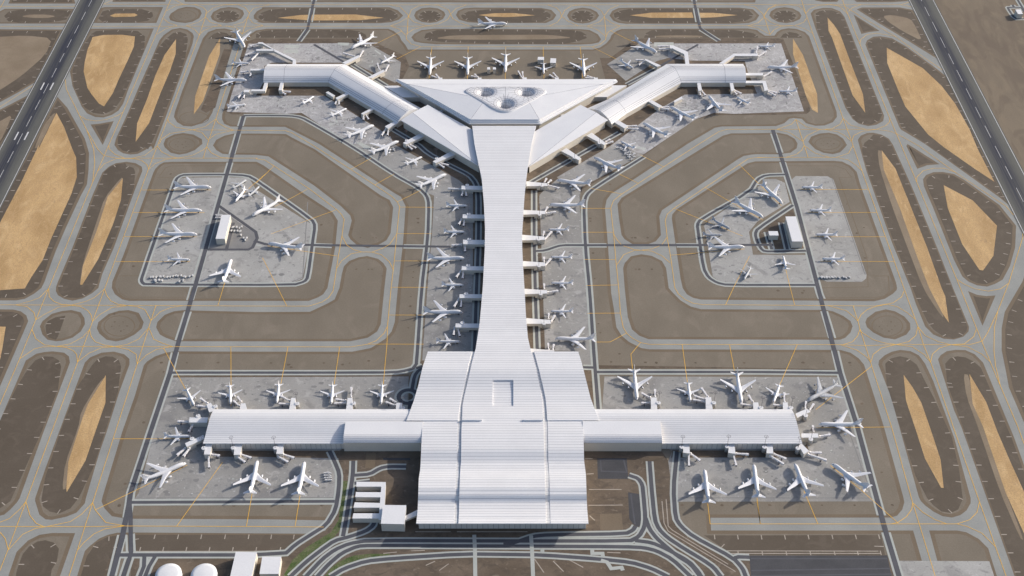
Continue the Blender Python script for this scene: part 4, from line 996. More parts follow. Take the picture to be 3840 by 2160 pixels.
vault('bent_pier', 'bent arched white pier reaching to the upper right', 'terminal pier', Bm, Fm, NP, 11, M['wall'], M['roof'], 'bent piers behind the main building', SM, .4, lines_v=False)
# wedge halls between the bent piers and the trunk
def wedge(label, A, Bp, C, D, R):
    root = tag(empty('wedge_hall', (A.x, A.y, 0)), label, 'building', 'wedge halls either side of the central pier')
    nn_ = (D - R).cross(C - R); Bp.z = R.z - (nn_.x * (Bp.x - R.x) + nn_.y * (Bp.y - R.y)) / nn_.z
    mb = MB()
    for f in ([A, D, R], [R, D, C, Bp]):
        if (f[1] - f[0]).cross(f[2] - f[0]).z < 0: f = f[::-1]
        mb.face(f)
    q = [A, D, C, Bp]; dn = Vector((0, 0, -1.3))
    if area(q) < 0: q = q[::-1]
    ring = []
    for a, b in zip(q, q[1:] + q[:1]):
        if {a[:], b[:]} == {A[:], Bp[:]}:
            mb.face([a + dn, b + dn, b, R, a])
        else: mb.face([a + dn, b + dn, b, a])
    mb.face([p + dn for p in q[::-1]])
    r = mb.build('roof', M['roof']); w = MB(); w.prism([(p.x, p.y) for p in inset(q, 3.5)], 0, A.z - 1.35); w = w.build('wall', M['wall'])
    s = MB(); d = (D - R).normalized().cross(Vector((0, 0, 1))).normalized() * .22; up = Vector((0, 0, .06)); s.face([R - d + up, D - d + up, D + d + up, R + d + up])
    reparent([r, w, s.build('seam', M['seam'])], root)
wedge('wedge shaped white hall with a folded roof left of the central pier', at('c', 148, 1100, 19), at('c', 805, 755, 19), at('c', 1960, 1370, 19), at('d', 2070, 1195, 19), at('c', 430, 915, 23))
wedge('wedge shaped white hall with a folded roof right of the central pier', at('f', 2055, 1095, 19), at('f', 1395, 757, 19), at('f', 240, 1400, 19), at('g', 120, 1200, 19), at('f', 1775, 910, 23))
# ---------------------------------------------------------------- triangular hall with three funnels
tri = tag(empty('triangular_hall', at('e', 1290, 1200)), 'triangular white hall with stepped eaves and a glazed roof sunk into three funnels', 'building')
L1 = P("c:18,128 1805,1178 f:432,1180 2290,158 2250,118 c:30,116", 24)
L2 = P("c:150,160 1820,1125 f:412,1125 2180,160", 27)
L3 = P("c:305,226 1830,1080 f:400,1080 1945,230", 29.5)
north = [at('c', 40, 108, 26).y, at('c', 0, 218, 29.5).y]
parts = []
mb = MB()
L1q = [Vector((p.x, p.y)) for p in (L1[0], L1[1], L1[2], L1[3])]; L2q = [Vector((p.x, p.y)) for p in L2]; L3q = [Vector((p.x, p.y)) for p in L3]
W_, BL, BR, E_ = [Vector((p.x, p.y, 29.5)) for p in L3]
def skirt(a, za, b, zb):
    for i in range(3):
        q = [(*a[i], za), (*a[i + 1], za), (*b[i + 1], zb), (*b[i], zb)]; mb.face(q)
skirt(L1q, 21.5, L1q, 24); skirt(L1q, 24, L2q, 24.02); skirt(L2q, 24.02, L2q, 26.6); skirt(L2q, 26.6, L3q, 26.62); skirt(L3q, 26.62, L3q, 29.5)
so_ = [Vector((p.x, p.y)) for p in L1q]; si_ = inset(L1q, 7)
if area(so_) < 0: so_ = so_[::-1]
for i in range(4): mb.face([(*so_[i], 21.5), (*so_[(i + 1) % 4], 21.5), (*si_[(i + 1) % 4], 21.5), (*si_[i], 21.5)][::-1])
NW_, NE_ = Vector((L1[0].x + 3, at('c', 40, 108, 25).y, 25)), Vector((L1[3].x - 3, at('c', 40, 108, 25).y, 25))
mb.face([L1q[0].to_3d() + Vector((0, 0, 21.5)), L1q[3].to_3d() + Vector((0, 0, 21.5)), NE_, NW_][::-1])
parts.append(mb.build('eave', M['roof']))
mb = MB()
mb.face([W_, E_, NE_, NW_]); mb.face([W_, NW_, Vector((*L1q[0], 24)), Vector((*L2q[0], 24)), Vector((*L2q[0], 26.6)), Vector((*L3q[0], 26.6))]); mb.face([E_, NE_, Vector((*L1q[3], 24)), Vector((*L2q[3], 24)), Vector((*L2q[3], 26.6)), Vector((*L3q[3], 26.6))][::-1])
def dline(p, a, b): e = (b - a).to_2d().normalized(); return abs((p.x - a.x) * e.y - (p.y - a.y) * e.x)
def dists(p): return [dline(p, W_, E_), dline(p, E_, BR), dline(p, BR, BL), dline(p, BL, W_)]
def zroof(p): return 29.5 + .1 * min(dists(p))
ZR = 35.0
rim0 = P("e:165,345 175,290 230,240 330,212 460,199 600,195 900,193 1290,193 1680,193 2000,198 2150,210 2280,240 2380,285 2424,335 2400,385 2300,450 2150,540 2000,620 1850,700 1700,765 1600,815 1480,860 1380,882 1290,888 1190,882 1080,853 960,812 850,765 680,670 500,565 360,480 240,405 190,370", 33)
rim = smooth(smooth(rim0, True), True)
for p in rim: p.z = zroof(p)
ctr = sum(rim, Vector()) / len(rim)
def hip(i, j, near): return min((k for k in range(len(rim)) if (rim[k] - near).length < 45), key=lambda k: abs(dists(rim[k])[i] - dists(rim[k])[j]))
kW, kE, kBR, kBL = hip(0, 3, rim0[0]), hip(0, 1, rim0[13]), hip(1, 2, at('e', 1700, 768, 33)), hip(2, 3, at('e', 850, 768, 33))
def fan(a, b, i0, i1, step):
    n = len(rim); seq = [i0]
    while seq[-1] != i1: seq.append((seq[-1] + step) % n)
    q = [a, b] + [rim[k] for k in seq[::-1]]
    for t in tessellate_polygon([[Vector((p.x, p.y, 0)) for p in q]]):
        r = [q[i] for i in t]
        if (r[1] - r[0]).cross(r[2] - r[0]).z < 0: r = r[::-1]
        mb.face(r)
fan(W_, E_, kW, kE, 1); fan(E_, BR, kE, kBR, 1); fan(BR, BL, kBR, kBL, 1); fan(BL, W_, kBL, kW, 1)
parts.append(mb.build('roof', M['roof']))
def edge_line(a, b, w=.22, up=.08):
    d = (b - a).normalized().cross(Vector((0, 0, 1))).normalized() * w; u = Vector((0, 0, up)); s.face([a - d + u, b - d + u, b + d + u, a + d + u])
s = MB()
edge_line(W_, rim[kW]); edge_line(E_, rim[kE]); edge_line(BL, rim[kBL]); edge_line(BR, rim[kBR]); edge_line(W_, E_)
parts.append(s.build('seam', M['seam']))
FC = [at('e', 735, 352, 33), at('e', 1865, 352, 33), at('e', 1290, 672, 33)]
bm_r = rim
def rimdist(x, y):
    best = 1e9; n = len(bm_r)
    for i in range(n):
        a, b = bm_r[i], bm_r[(i + 1) % n]; ex, ey = b.x - a.x, b.y - a.y; t = max(0, min(1, ((x - a.x) * ex + (y - a.y) * ey) / (ex * ex + ey * ey + 1e-9)))
        d = math.hypot(x - a.x - t * ex, y - a.y - t * ey)
        if d < best: best = d
    return best
def hz(p, d):
    z = zroof(p) * .35 + 34 * .65 + 2.0 * min(1, d / 5) ** .5; k = min(1, d / 7); k = k * k * (3 - 2 * k)
    for c in FC:
        r = math.hypot(p.x - c.x, p.y - c.y); z -= (.25 + .75 * k) * 33 / (1 + (r / 9.0) ** 4.2)
    return z
nr = 46; rings_ = []
ts = [0, .012, .03] + [.05 + .94 * k / nr for k in range(nr + 1)]
fr = smooth(rim, True)
def dens(q, m=3):
    o = []
    for i in range(len(q)):
        a, b = q[i], q[(i + 1) % len(q)]; n = max(1, int((b - a).length / 2.2)); o += [a.lerp(b, k / n) for k in range(n)]
    return o
fr = dens(fr)
for t in ts: rings_.append([Vector((ctr.x + (p.x - ctr.x) * (1 - t), ctr.y + (p.y - ctr.y) * (1 - t), 0)) for p in fr])
for k, r_ in enumerate(rings_):
    for i, p in enumerate(r_): p.z = hz(p, 0 if k == 0 else rimdist(p.x, p.y))
base = [Vector((p.x, p.y, zroof(p) - .5)) for p in fr]
mb = MB(); mb.rings([base] + rings_, caps=False)
parts.append(mb.build('funnel_roof', M['roof']))
def inside(x, y, poly):
    c = False; n = len(poly)
    for i in range(n):
        a, b = poly[i], poly[(i + 1) % n]
        if (a.y > y) != (b.y > y) and x < (b.x - a.x) * (y - a.y) / (b.y - a.y) + a.x: c = not c
    return c
def surf(x, y):
    return hz(Vector((x, y, 0)), rimdist(x, y)) + .3
s = MB(); rimi = inset(bm_r, 1.0)
def run_line(pts, w=.2):
    prev = None
    for (x, y) in pts:
        ok = inside(x, y, rimi)
        near = [math.hypot(x - c.x, y - c.y) for c in FC]
        cur = Vector((x, y, surf(x, y))) if ok else None
        if cur and prev and (cur - prev).length > .01:
            d = (cur - prev).normalized().cross(Vector((0, 0, 1))).normalized() * w; s.face([prev - d, cur - d, cur + d, prev + d])
        prev = cur
for ci, c in enumerate(FC):
    for r in (4.5, 5.6, 6.8, 8.2, 10, 12.2, 15, 18.8, 24):
        run_line([(c.x + r * math.cos(a * math.pi / 30), c.y + r * math.sin(a * math.pi / 30)) for a in range(61)])
    for a in range(20):
        an = a * math.pi / 10 + .13
        pts = []
        for k in range(22):
            r = 4 + k * 2.0; x, y = c.x + r * math.cos(an), c.y + r * math.sin(an)
            if min(range(3), key=lambda j: math.hypot(x - FC[j].x, y - FC[j].y)) != ci: break
            pts.append((x, y))
        run_line(pts)
for off in (1.6, 5, 10): run_line([(q.x, q.y) for q in inset(bm_r, off + .5)] + [(q.x, q.y) for q in inset(bm_r, off + .5)[:1]])
run_line([(FC[2].x, FC[2].y + 8 + k * 2) for k in range(40)])
parts.append(s.build('glazing_bar', M['seam'], merge=False))
wl_ = [Vector((p.x, p.y)) for p in L1[:4]] ; w = MB(); q_ = inset(wl_, 6)
for i in range(4): w.face([(*q_[i], 0), (*q_[(i + 1) % 4], 0), (*q_[(i + 1) % 4], 23), (*q_[i], 23)])
parts.append(w.build('wall', M['wall']))
reparent(parts, tri)
def simple_block(name, label, cat, roofpts, z, group=None, z0=0, wall='wall', two=True):
    c = sum(roofpts, Vector()) / len(roofpts); root = tag(empty(name, (c.x, c.y, 0)), label, cat, group)
    q = [(p.x, p.y) for p in roofpts]
    w = MB(); w.prism(q, z0, z - .6, bottom=z0 > 0); w = w.build('wall', M[wall])
    r = MB(); r.prism([(p.x, p.y) for p in inset([Vector(a) for a in q], -.25)], z - .58, z); r = r.build('roof', M['roof'])
    parts = [w, r]
    reparent(parts, root); return root
simple_block('link_building', 'flat shaded link between the upper left bent pier and the triangular hall', 'building', P("b:1190,187 1640,180 2560,546 1790,548", 11), 11, 'links between bent piers and triangular hall')
simple_block('link_building', 'flat pale link between the upper right bent pier and the triangular hall', 'building', P("f:2130,258 2510,258 2035,536 1560,538", 11), 11, 'links between bent piers and triangular hall')
simple_block('footbridge', 'short covered footbridge from the triangular hall to the left wedge hall', 'bridge', P("c:1040,885 1140,840 1200,872 1100,925", 12), 12, None, 6)
simple_block('footbridge', 'short covered footbridge from the triangular hall to the right wedge hall', 'bridge', P("f:950,942 1010,975 960,1010 880,960", 12), 12, None, 6)
simple_block('hangar', 'tall white box hangar on the left satellite apron', 'hangar', P("k:470,235 765,235 568,1040 262,1040", 14), 14)
simple_block('hangar', 'long white box hangar beside the road on the right satellite apron', 'hangar', P("l:210,258 515,255 738,1005 411,1005", 15.5), 15.5)
simple_block('service_building', 'small white cube building left of the long hangar on the right satellite', 'building', P("31:108,842 195,842 205,882 118,882", 10.8), 10.8)
simple_block('service_building', 'lone small white cube beyond the right runway in the top right corner', 'building', P("n:1275,510 1535,510 1680,755 1415,755", 12), 12)
simple_block('warehouse', 'tall white warehouse right of the two tanks at the bottom edge', 'warehouse', P("m:478,318 1315,338 1040,1600 185,1600", 14), 14)
simple_block('warehouse', 'white warehouse second right of the two tanks, left of the curved road', 'warehouse', P("m:1545,512 2300,510 2195,1195 1435,1200", 12), 12)
simple_block('comb_building', 'white building with four fingers like a comb left of the main terminal', 'building', P("13:972,533 1252,536 1240,760 1228,770 1210,900 1185,898 1185,885 932,885 942,838 1190,838 1195,780 943,780 955,732 1198,738 1204,680 960,678 966,632 1207,634 1212,577 970,577", 10), 10)
simple_block('office_block', 'tall white cube block beside the comb building', 'building', P("13:1228,757 1450,760 1432,940 1208,935", 17), 17)
simple_block('footbridge', 'slanting covered footbridge from the cube block to the main terminal', 'bridge', P("13:1445,862 1575,795 1572,846 1440,903", 11), 11, None, 7)
simple_block('service_box', 'white box, left one of the narrow pair north of the triangular hall', 'box', P("10:2235,650 2260,650 2262,670 2234,670", 11), 11, 'boxes north of the triangular hall')
simple_block('service_box', 'white box, right one of the narrow pair north of the triangular hall', 'box', P("10:2289,650 2315,650 2318,670 2289,670", 11), 11, 'boxes north of the triangular hall')
simple_block('service_box', 'wide white box just behind the tail of the small jet north of the triangular hall', 'box', P("20:303,550 360,550 360,577 299,577", 11), 11, 'boxes north of the triangular hall')
simple_block('service_box', 'white box to the right of the small jet north of the triangular hall', 'box', P("20:425,562 477,565 475,607 420,605", 11), 11, 'boxes north of the triangular hall')
simple_block('service_box', 'long low box standing clear of the upper left bent pier', 'box', P("a:1803,790 1970,890 1918,918 1752,815", 8), 8)
simple_block('service_box', 'long low box standing clear of the upper right bent pier', 'box', P("20:1615,975 1690,932 1699,950 1622,988", 8), 8)
for i, (cx, lab) in enumerate(((1625, 'white round storage tank, left one of the pair at the bottom edge'), (1968, 'white round storage tank, right one of the pair at the bottom edge'))):
    c = at('03', cx, 1420, 9); root = tag(empty('storage_tank', (c.x, c.y, 0)), lab, 'tank', 'storage tanks'); r = 125 / 2.576 / 2.72
    a = MB(); a.cyl((0, 0), r, 0, 8.2, 48); a.build('tank_wall', M['roof'], root)
    a = MB(); rr = [[Vector((r * f * math.cos(2 * math.pi * k / 48), r * f * math.sin(2 * math.pi * k / 48), z)) for k in range(48)] for f, z in ((1, 8.2), (.99, 8.6), (.7, 9.2), (.35, 9.6), (.02, 9.8))]
    a.rings(rr); a.build('tank_roof', M['roof'], root)
# ---------------------------------------------------------------- gate lounges
GATES = []
ZG = 10.3
def gate(loc, quad, f=.5, arms=None, group='gate lounges along the piers'):
    """quad = outer, inner, inner, outer corner of the roof; outer part stands on the ground, inner part bridges the road"""
    q = P(quad, ZG); c = (q[0] + q[3]) / 2
    root = tag(empty('gate_lounge', (c.x, c.y, 0)), 'cream gate lounge, ' + loc, 'gate lounge', group)
    m1, m2 = q[0].lerp(q[1], f), q[3].lerp(q[2], f); parts = []
    w = MB(); w.prism([(p.x, p.y) for p in (q[0], m1, m2, q[3])], 0, ZG - .3); parts.append(w.build('head_house', M['wall']))
    if f < 1 or arms:
        w = MB(); path = P(arms, ZG) if arms else [m1, q[1], q[2], m2]
        w.prism([(p.x, p.y) for p in path], 4.6, ZG - .32, bottom=True); parts.append(w.build('link', M['wall']))
    w = MB()
    w.prism([(p.x, p.y) for p in (q[0], m1, m2, q[3])], ZG - .28, ZG + .05)
    if f < 1 or arms: w.prism([(p.x, p.y) for p in path], ZG - .3, ZG - .02)
    parts.append(w.build('roof', M['roof']))
    reparent(parts, root); GATES.append((loc, sum(q, Vector()) / 4)); return root
HH = 'gate lounges along the piers'
gate('at the tip of the upper left pier\'s north arm', 'h:975,138 1085,140 1092,180 970,180', 1, 'h:1075,145 1095,142 1400,325 2040,635 2048,765 1945,765 1955,660 1410,385 1395,345 1085,182')
gate('on the branch of the upper left north arm', 'h:915,335 1030,335 1020,378 910,378', 1, 'h:1020,335 1400,335 1430,383 1020,378')
gate('off the upper left pier\'s left end', 'h:750,895 880,895 870,940 745,940', 1, 'h:870,895 1180,890 1170,938 865,940')
gate('on the elbowed arm of the upper left pier', '00:2358,868 2410,868 2405,890 2355,890', 1, 'a:-40,742 222,740 275,560 355,560 285,783 -55,783')
gate('under the level part of the upper left pier', 'a:690,765 735,560 655,560 608,760', .45)
gate('below upper left pier\'s slope, nearest its bend', 'a:1985,945 2260,815 2300,860 2030,985', .5)
gate('below upper left pier\'s slope, middle of three', 'b:460,1070 800,890 860,940 520,1105', .5)
gate('below upper left pier\'s slope, beside wedge hall', '10:1245,1220 1340,1170 1375,1185 1275,1243', .4)
gate('upper on left wedge hall', 'd:200,615 620,380 740,450 270,655', .4)
gate('lower on left wedge hall', 'd:920,1065 1350,822 1475,895 990,1105', .4)
gate('above the bend of the upper left pier', '10:990,532 832,605 868,620 1002,550', .3)
gate('above the slope of the upper left pier', '10:1230,672 1075,748 1120,755 1243,690', .35)
for n_, q_ in zip(('first', 'second', 'third', 'fourth', 'fifth', 'sixth'), ('11:1985,403 2195,405 2200,443 1983,437', '11:1997,680 2215,682 2215,720 1995,716', '11:2000,925 2220,927 2220,970 2000,967', '11:1988,1180 2215,1182 2215,1222 1985,1217', '12:1966,60 2200,60 2200,98 1965,96', '12:1928,343 2180,343 2180,385 1926,380')):
    gate(n_ + ' down the left side of the central pier', q_, .52)
for n_, q_ in zip(('first', 'second', 'third', 'fourth', 'fifth', 'sixth', 'seventh'), ('21:393,380 190,360 190,407 395,405', '21:372,648 160,636 160,682 375,675', '21:365,895 148,876 148,930 367,925', '21:370,1145 148,1130 150,1182 375,1178', '22:390,22 160,6 165,60 392,52', '22:423,310 190,290 190,345 426,345', '22:460,603 222,583 222,650 462,640')):
    gate(n_ + ' down the right side of the central pier', q_, .5)
gate('lower on right wedge hall', 'g:1415,990 1055,738 925,812 1355,1035', .45)
gate('upper on right wedge hall', 'g:2020,630 1670,368 1535,440 1965,668', .45)
gate('between right wedge hall and upper right pier', '20:1172,1216 1075,1160 1035,1178 1138,1240', .4)
gate('below the slope of the upper right pier', '20:1498,1022 1400,965 1368,980 1470,1040', .4)
gate('below upper right pier, just right of bend', '20:1852,880 1838,785 1870,785 1887,870', .4)
gate('below upper right pier, near its right end', '20:2170,882 2150,785 2185,785 2200,870', .4)
gate('on the elbowed arm of the upper right pier', '20:2490,878 2484,850 2518,842 2525,870', 1, '20:2300,780 2500,780 2522,850 2487,858 2472,802 2300,802')
gate('off the right end of the upper right pier', '20:2475,705 2425,705 2428,728 2478,728', 1, '20:2300,705 2430,705 2432,728 2300,728')
gate('behind upper right pier, near its right end', '20:2425,517 2375,517 2375,540 2425,540', 1, '20:2050,612 2195,518 2380,517 2380,540 2205,540 2095,615')
gate('on hooked arm behind the upper right pier', '20:1575,440 1612,437 1615,465 1580,468', 1, '20:1728,620 1715,523 1600,466 1605,437 1750,500 1765,620')
gate('above the slope of the upper right pier', '20:1335,580 1455,645 1490,632 1350,572', .35)
gate('at the left south pier\'s top left corner', '02:1995,1125 2020,1200 2090,1185 2035,1107', .8)
gate('second from left above the left south pier', '02:2325,1115 2315,1180 2390,1180 2370,1113', .9)
gate('upper off the left south pier\'s left end', '02:1830,1250 2010,1250 2000,1300 1825,1298', 1)
gate('slanting off the left south pier\'s lower left', '03:1787,160 1965,80 1975,115 1805,195', .5)
gate('third from left above the left south pier', '12:340,1062 318,1180 385,1180 380,1062', .9)
gate('fourth from left above the left south pier', '12:885,1062 868,1180 935,1180 932,1062', .9)
gate('rightmost above the left south pier', '12:1355,1110 1350,1180 1410,1180 1412,1110', .9)
gate('first from left above the right south pier', '22:1392,1058 1394,1180 1456,1180 1448,1058', .9)
gate('second from left above the right south pier', '22:1922,1055 1924,1180 1992,1180 1975,1055', .9)
gate('third from left above the right south pier', '22:2380,1105 2384,1180 2442,1180 2430,1105', .9)
gate('fourth from left above the right south pier', '32:245,1105 250,1180 308,1180 290,1105', .9)
gate('slanting off the right south pier\'s top right', '32:480,1165 370,1212 385,1252 515,1195', .9)
gate('off the right end of the right south pier', '33:585,65 425,65 425,105 592,105', .9)
gate('first from left under the left south pier', '03:1970,268 1985,165 2050,165 2030,268', .85)
gate('second from left under the left south pier', '03:2258,272 2268,165 2342,165 2318,272', .85)
gate('third from left under the left south pier', '13:195,262 210,165 267,165 260,262', .85)
gate('first from left under the right south pier', '23:1705,250 1706,160 1764,160 1770,258', .85)
gate('second from left under the right south pier', '23:2140,252 2148,160 2200,160 2210,262', .85)
gate('third from left under the right south pier', '23:2510,255 2513,160 2570,160 2575,260', .85)
gate('slanting under the right south pier\'s right end', '33:450,265 398,185 425,160 500,235', .85)
# small porches behind the triangular hall
for n_, l in zip(('leftmost', 'second', 'third', 'fourth', 'rightmost'), ("10:1765,750 1765,775 1800,775 1800,750", "10:2142,750 2142,775 2178,775 2178,750", "20:155,748 155,775 194,775 193,748", "20:466,750 466,778 504,778 504,750", "20:842,750 842,780 880,780 880,750")):
    gate(n_ + ' small porch behind the triangular hall', l, .9, None, 'porches behind the triangular hall')
# ---------------------------------------------------------------- jet bridges
def bridge_meshes():
    out = {}
    a = MB(); a.cyl((0, 0), 1.6, 3.4, 6.6, 12); a.cyl((0, 0), .5, 0, 3.2, 8); a.cyl((0, 0), 1.7, 6.6, 6.8, 12, .3); out['rotunda'] = a.mesh('rotunda', [M['bridge']])
    a = MB(); a.box((.29, 0, 5.1), (.58, 2.1, 2.5)); out['inner_tunnel'] = a.mesh('inner_tunnel', [M['bridge']])
    a = MB(); a.box((.7, 0, 5.15), (.44, 2.5, 2.9)); out['outer_tunnel'] = a.mesh('outer_tunnel', [M['bridge']])
    a = MB(); a.cyl((0, 0), 1.8, 3.6, 6.7, 12); a.box((1.7, 0, 5.1), (2.3, 3.2, 2.9)); a.box((2.87, 0, 5.1), (.15, 3.0, 2.4), 1); out['cab'] = a.mesh('cab', [M['bridge'], M['glass']])
    a = MB()
    for y in (-1.9, 1.9): a.box((0, y, 2.6), (.45, .45, 4.6)); a.cyl((0, y), .65, 0.05, 1.1, 10)
    a.box((0, 0, .9), (.8, 4.2, .5)); a.box((0, 0, 5.0), (.5, 4.4, .5)); out['drive_column'] = a.mesh('drive_column', [M['metal']])
    return out
BMESH = bridge_meshes()
BRIDGES = []
def bridge(tg, x0, y0, x1, y1, tg2=None):
    a = at(tg, x0, y0, 5); b = at(tg2 or tg, x1, y1, 5); d = b - a; l = max(10, d.length - 4.5); rz = math.atan2(d.y, d.x)
    o = empty('jet_bridge', (a.x, a.y, Z['apron']), rz)
    for k in ('rotunda', 'inner_tunnel', 'outer_tunnel', 'cab', 'drive_column'):
        c = link(k, BMESH[k], o)
        if 'tunnel' in k: c.scale = (l / .92, 1, 1)
        if k == 'cab': c.location = (l, 0, 0)
        if k == 'drive_column': c.location = (l * .8, 0, 0)
    BRIDGES.append((o, b))
for r in """00 2490,425 2405,450
00 2480,500 2360,535
00 2500,510 2425,585
00 2400,690 2315,700
00 2430,690 2415,745
00 2345,895 2295,950
00 2370,895 2350,955
10 950,545 835,512
10 1000,550 1038,485
10 1195,680 1172,612
10 1250,690 1283,625
10 255,880 345,890
10 240,885 295,918
10 785,960 762,1015
10 803,960 803,1018
10 1040,1110 1038,1165
10 1060,1108 1092,1160
10 1255,1245 1210,1315
10 1280,1250 1270,1315
10 1465,1405 1515,1451
10 1490,1400 1555,1435
10 1760,755 1690,735
10 1765,750 1733,715
10 2145,750 2070,735
10 2140,745 2108,715
10 2570,755 2530,685
20 160,750 152,690
20 465,755 408,722
20 490,750 445,702
20 845,755 768,735
20 840,760 752,755
20 1580,445 1450,450
20 1590,470 1460,475
20 1335,582 1238,580
20 1330,595 1270,632
20 2410,515 2425,450
20 2430,545 2510,495
20 2480,740 2565,690
30 100,875 200,903
30 90,880 185,930
20 1865,880 1873,930
20 1885,880 1925,930
20 2190,880 2230,920
20 2195,870 2275,910
20 1490,1035 1575,1035
20 1495,1045 1578,1062
20 1160,1220 1268,1217
20 1160,1240 1282,1247
20 955,1370 1005,1345
20 960,1390 1035,1365
11 1760,190 1825,235
11 1780,185 1870,210
11 1980,435 1845,432
11 2000,455 1985,510
11 2025,455 2033,510
11 1985,730 1955,785
11 2012,730 2005,800
11 1985,970 1880,982
11 2020,975 2020,1048
11 1980,1225 1930,1295
11 2002,1230 1995,1308
12 1960,105 1908,190
12 1987,105 1977,195
12 1918,385 1908,465
12 1950,395 1970,475
21 365,370 385,335
21 395,380 435,345
21 400,400 518,432
21 370,655 398,605
21 380,670 485,657
21 350,890 365,840
21 370,920 438,842
21 360,1140 362,1090
21 375,1170 430,1105
21 362,1400 362,1350
22 395,42 508,28
22 403,300 408,240
22 430,325 468,260
22 405,600 400,530
22 445,600 457,540
22 1385,1060 1293,1012
22 1433,1055 1433,975
22 1385,1110 1288,1115
22 1915,1075 1800,1040
22 1945,1055 1875,960
22 1920,1100 1790,1080
22 2375,1100 2330,1030
22 2375,1140 2245,1120
32 245,1140 140,1130
32 262,1105 258,1005
32 462,1170 470,1090
32 505,1180 548,1115
32 540,1390 535,1325
33 600,95 715,78
33 505,250 632,255
33 490,268 680,330
33 160,265 290,318
33 120,280 265,370
23 1760,275 1760,390
23 1775,260 1878,338
23 2190,275 2220,388
23 2215,260 2348,272
03 1790,210 1700,285
03 1830,212 1765,298
03 2015,300 2022,408
03 2040,268 2135,285
03 2290,290 2378,352
03 2325,268 2440,308
13 215,290 320,350
13 260,268 380,308
02 2005,1115 1930,1062
02 2000,1150 1890,1138
02 2330,1100 2290,1045
02 2310,1140 2250,1085
02 1820,1293 1705,1290
02 1870,1310 1820,1400
12 325,1090 230,1040
12 320,1125 210,1118
12 865,1090 760,1075
12 870,1112 745,1118
12 920,1055 922,955
12 1350,1105 1285,1065
12 1345,1135 1245,1100""".split('\n'):
    t_, a_, b_ = r.split(); bridge(t_, *map(float, a_.split(',')), *map(float, b_.split(',')))
byg = {}
for o, e_ in BRIDGES:
    loc = min(GATES, key=lambda g_: (Vector(g_[1][:2]) - Vector(o.location[:2])).length)[0]; byg.setdefault(loc, []).append((e_.x, e_.y, o))
for loc, L_ in byg.items():
    vert = max(q[1] for q in L_) - min(q[1] for q in L_) > max(q[0] for q in L_) - min(q[0] for q in L_)
    L_.sort(key=lambda q: -q[1] if vert else q[0]); n = len(L_)
    names = {1: ['only'], 2: ['upper', 'lower'] if vert else ['left hand', 'right hand'], 3: ['upper', 'middle', 'lower'] if vert else ['left hand', 'middle', 'right hand']}.get(n) or ['first', 'second', 'third', 'fourth', 'fifth'][:n]
    for nm, (_, _, o) in zip(names, L_):
        tag(o, nm + ' jet bridge, lounge ' + loc, 'jet bridge', 'jet bridges at the gate lounges')
# ---------------------------------------------------------------- stair towers with light masts on top
def tower_meshes():
    a = MB(); a.cyl((0, 0), 3.3, 0, 10.6, 24); s_ = a.mesh('shaft', [M['tower']])
    a = MB(); a.cyl((0, 0), 3.55, 10.6, 11.1, 24); c_ = a.mesh('cap', [M['roof']])
    a = MB(); a.cyl((0, 0), .32, 0, 23, 8, .16); p_ = a.mesh('pole', [M['metal']])
    a = MB()
    R_ = 2.9
    pts = [(R_ * math.cos(k * math.pi / 8), R_ * math.sin(k * math.pi / 8), 22.6) for k in range(16)]
    for k in range(16): a.tube(pts[k], pts[(k + 1) % 16], .14, 4)
    for k in range(0, 16, 4): a.tube((0, 0, 22.6), pts[k], .1, 4)
    h_ = a.mesh('ring_frame', [M['metal']])
    a = MB()
    for k in range(12): a.box((R_ * math.cos(k * math.pi / 6), R_ * math.sin(k * math.pi / 6), 22.3), (.7, .5, .5), 0, k * math.pi / 6)
    l_ = a.mesh('floodlight', [M['metal']])
    a = MB(); a.box((0, 0, 0), (.7, .5, .5)); l_ = a.mesh('floodlight', [M['metal']])
    return s_, c_, p_, h_, l_
TM = tower_meshes(); used = {}
for r in """03 1968,205
03 2252,203
13 187,203
23 1690,195
23 2130,190
33 68,195
33 392,207
33 517,120
32 467,1230
22 1467,1108
22 2002,1108
22 2458,1155
32 325,1155
12 398,1115
12 942,1112
12 1420,1158
02 2080,1142
02 1913,1235
03 1855,115
12 2030,55
12 1993,335
11 2040,395
11 2055,677
11 2060,918
11 2050,1173
11 1745,140
10 1455,1355
20 895,1380
21 655,130
21 337,400
21 317,680
21 307,920
21 311,1175
22 328,55
22 360,340""".split('\n'):
    t_, a_ = r.split(); c = at(t_, *map(float, a_.split(',')), 11)
    loc = min(GATES, key=lambda g_: (Vector(g_[1][:2]) - Vector(c[:2])).length)[0]; used[loc] = used.get(loc, 0) + 1
    sfx = '' if used[loc] == 1 else ', second there'
    o = tag(empty('stair_tower', (c.x, c.y, 0)), 'round slatted stair tower, lounge ' + loc + sfx, 'tower', 'round stair towers at the gate lounges')
    link('shaft', TM[0], o); link('cap', TM[1], o)
    o = tag(empty('light_mast', (c.x, c.y, 11.1)), 'ring headed light mast, lounge ' + loc + sfx, 'light mast', 'light masts on the stair towers')
    link('pole', TM[2], o); rg = link('ring_head', TM[3], o)
    for k in range(8):
        l_ = link('floodlight', TM[4], rg); l_.location = (2.9 * math.cos(k * math.pi / 4), 2.9 * math.sin(k * math.pi / 4), 22.3); l_.rotation_euler = (0, 0, k * math.pi / 4)
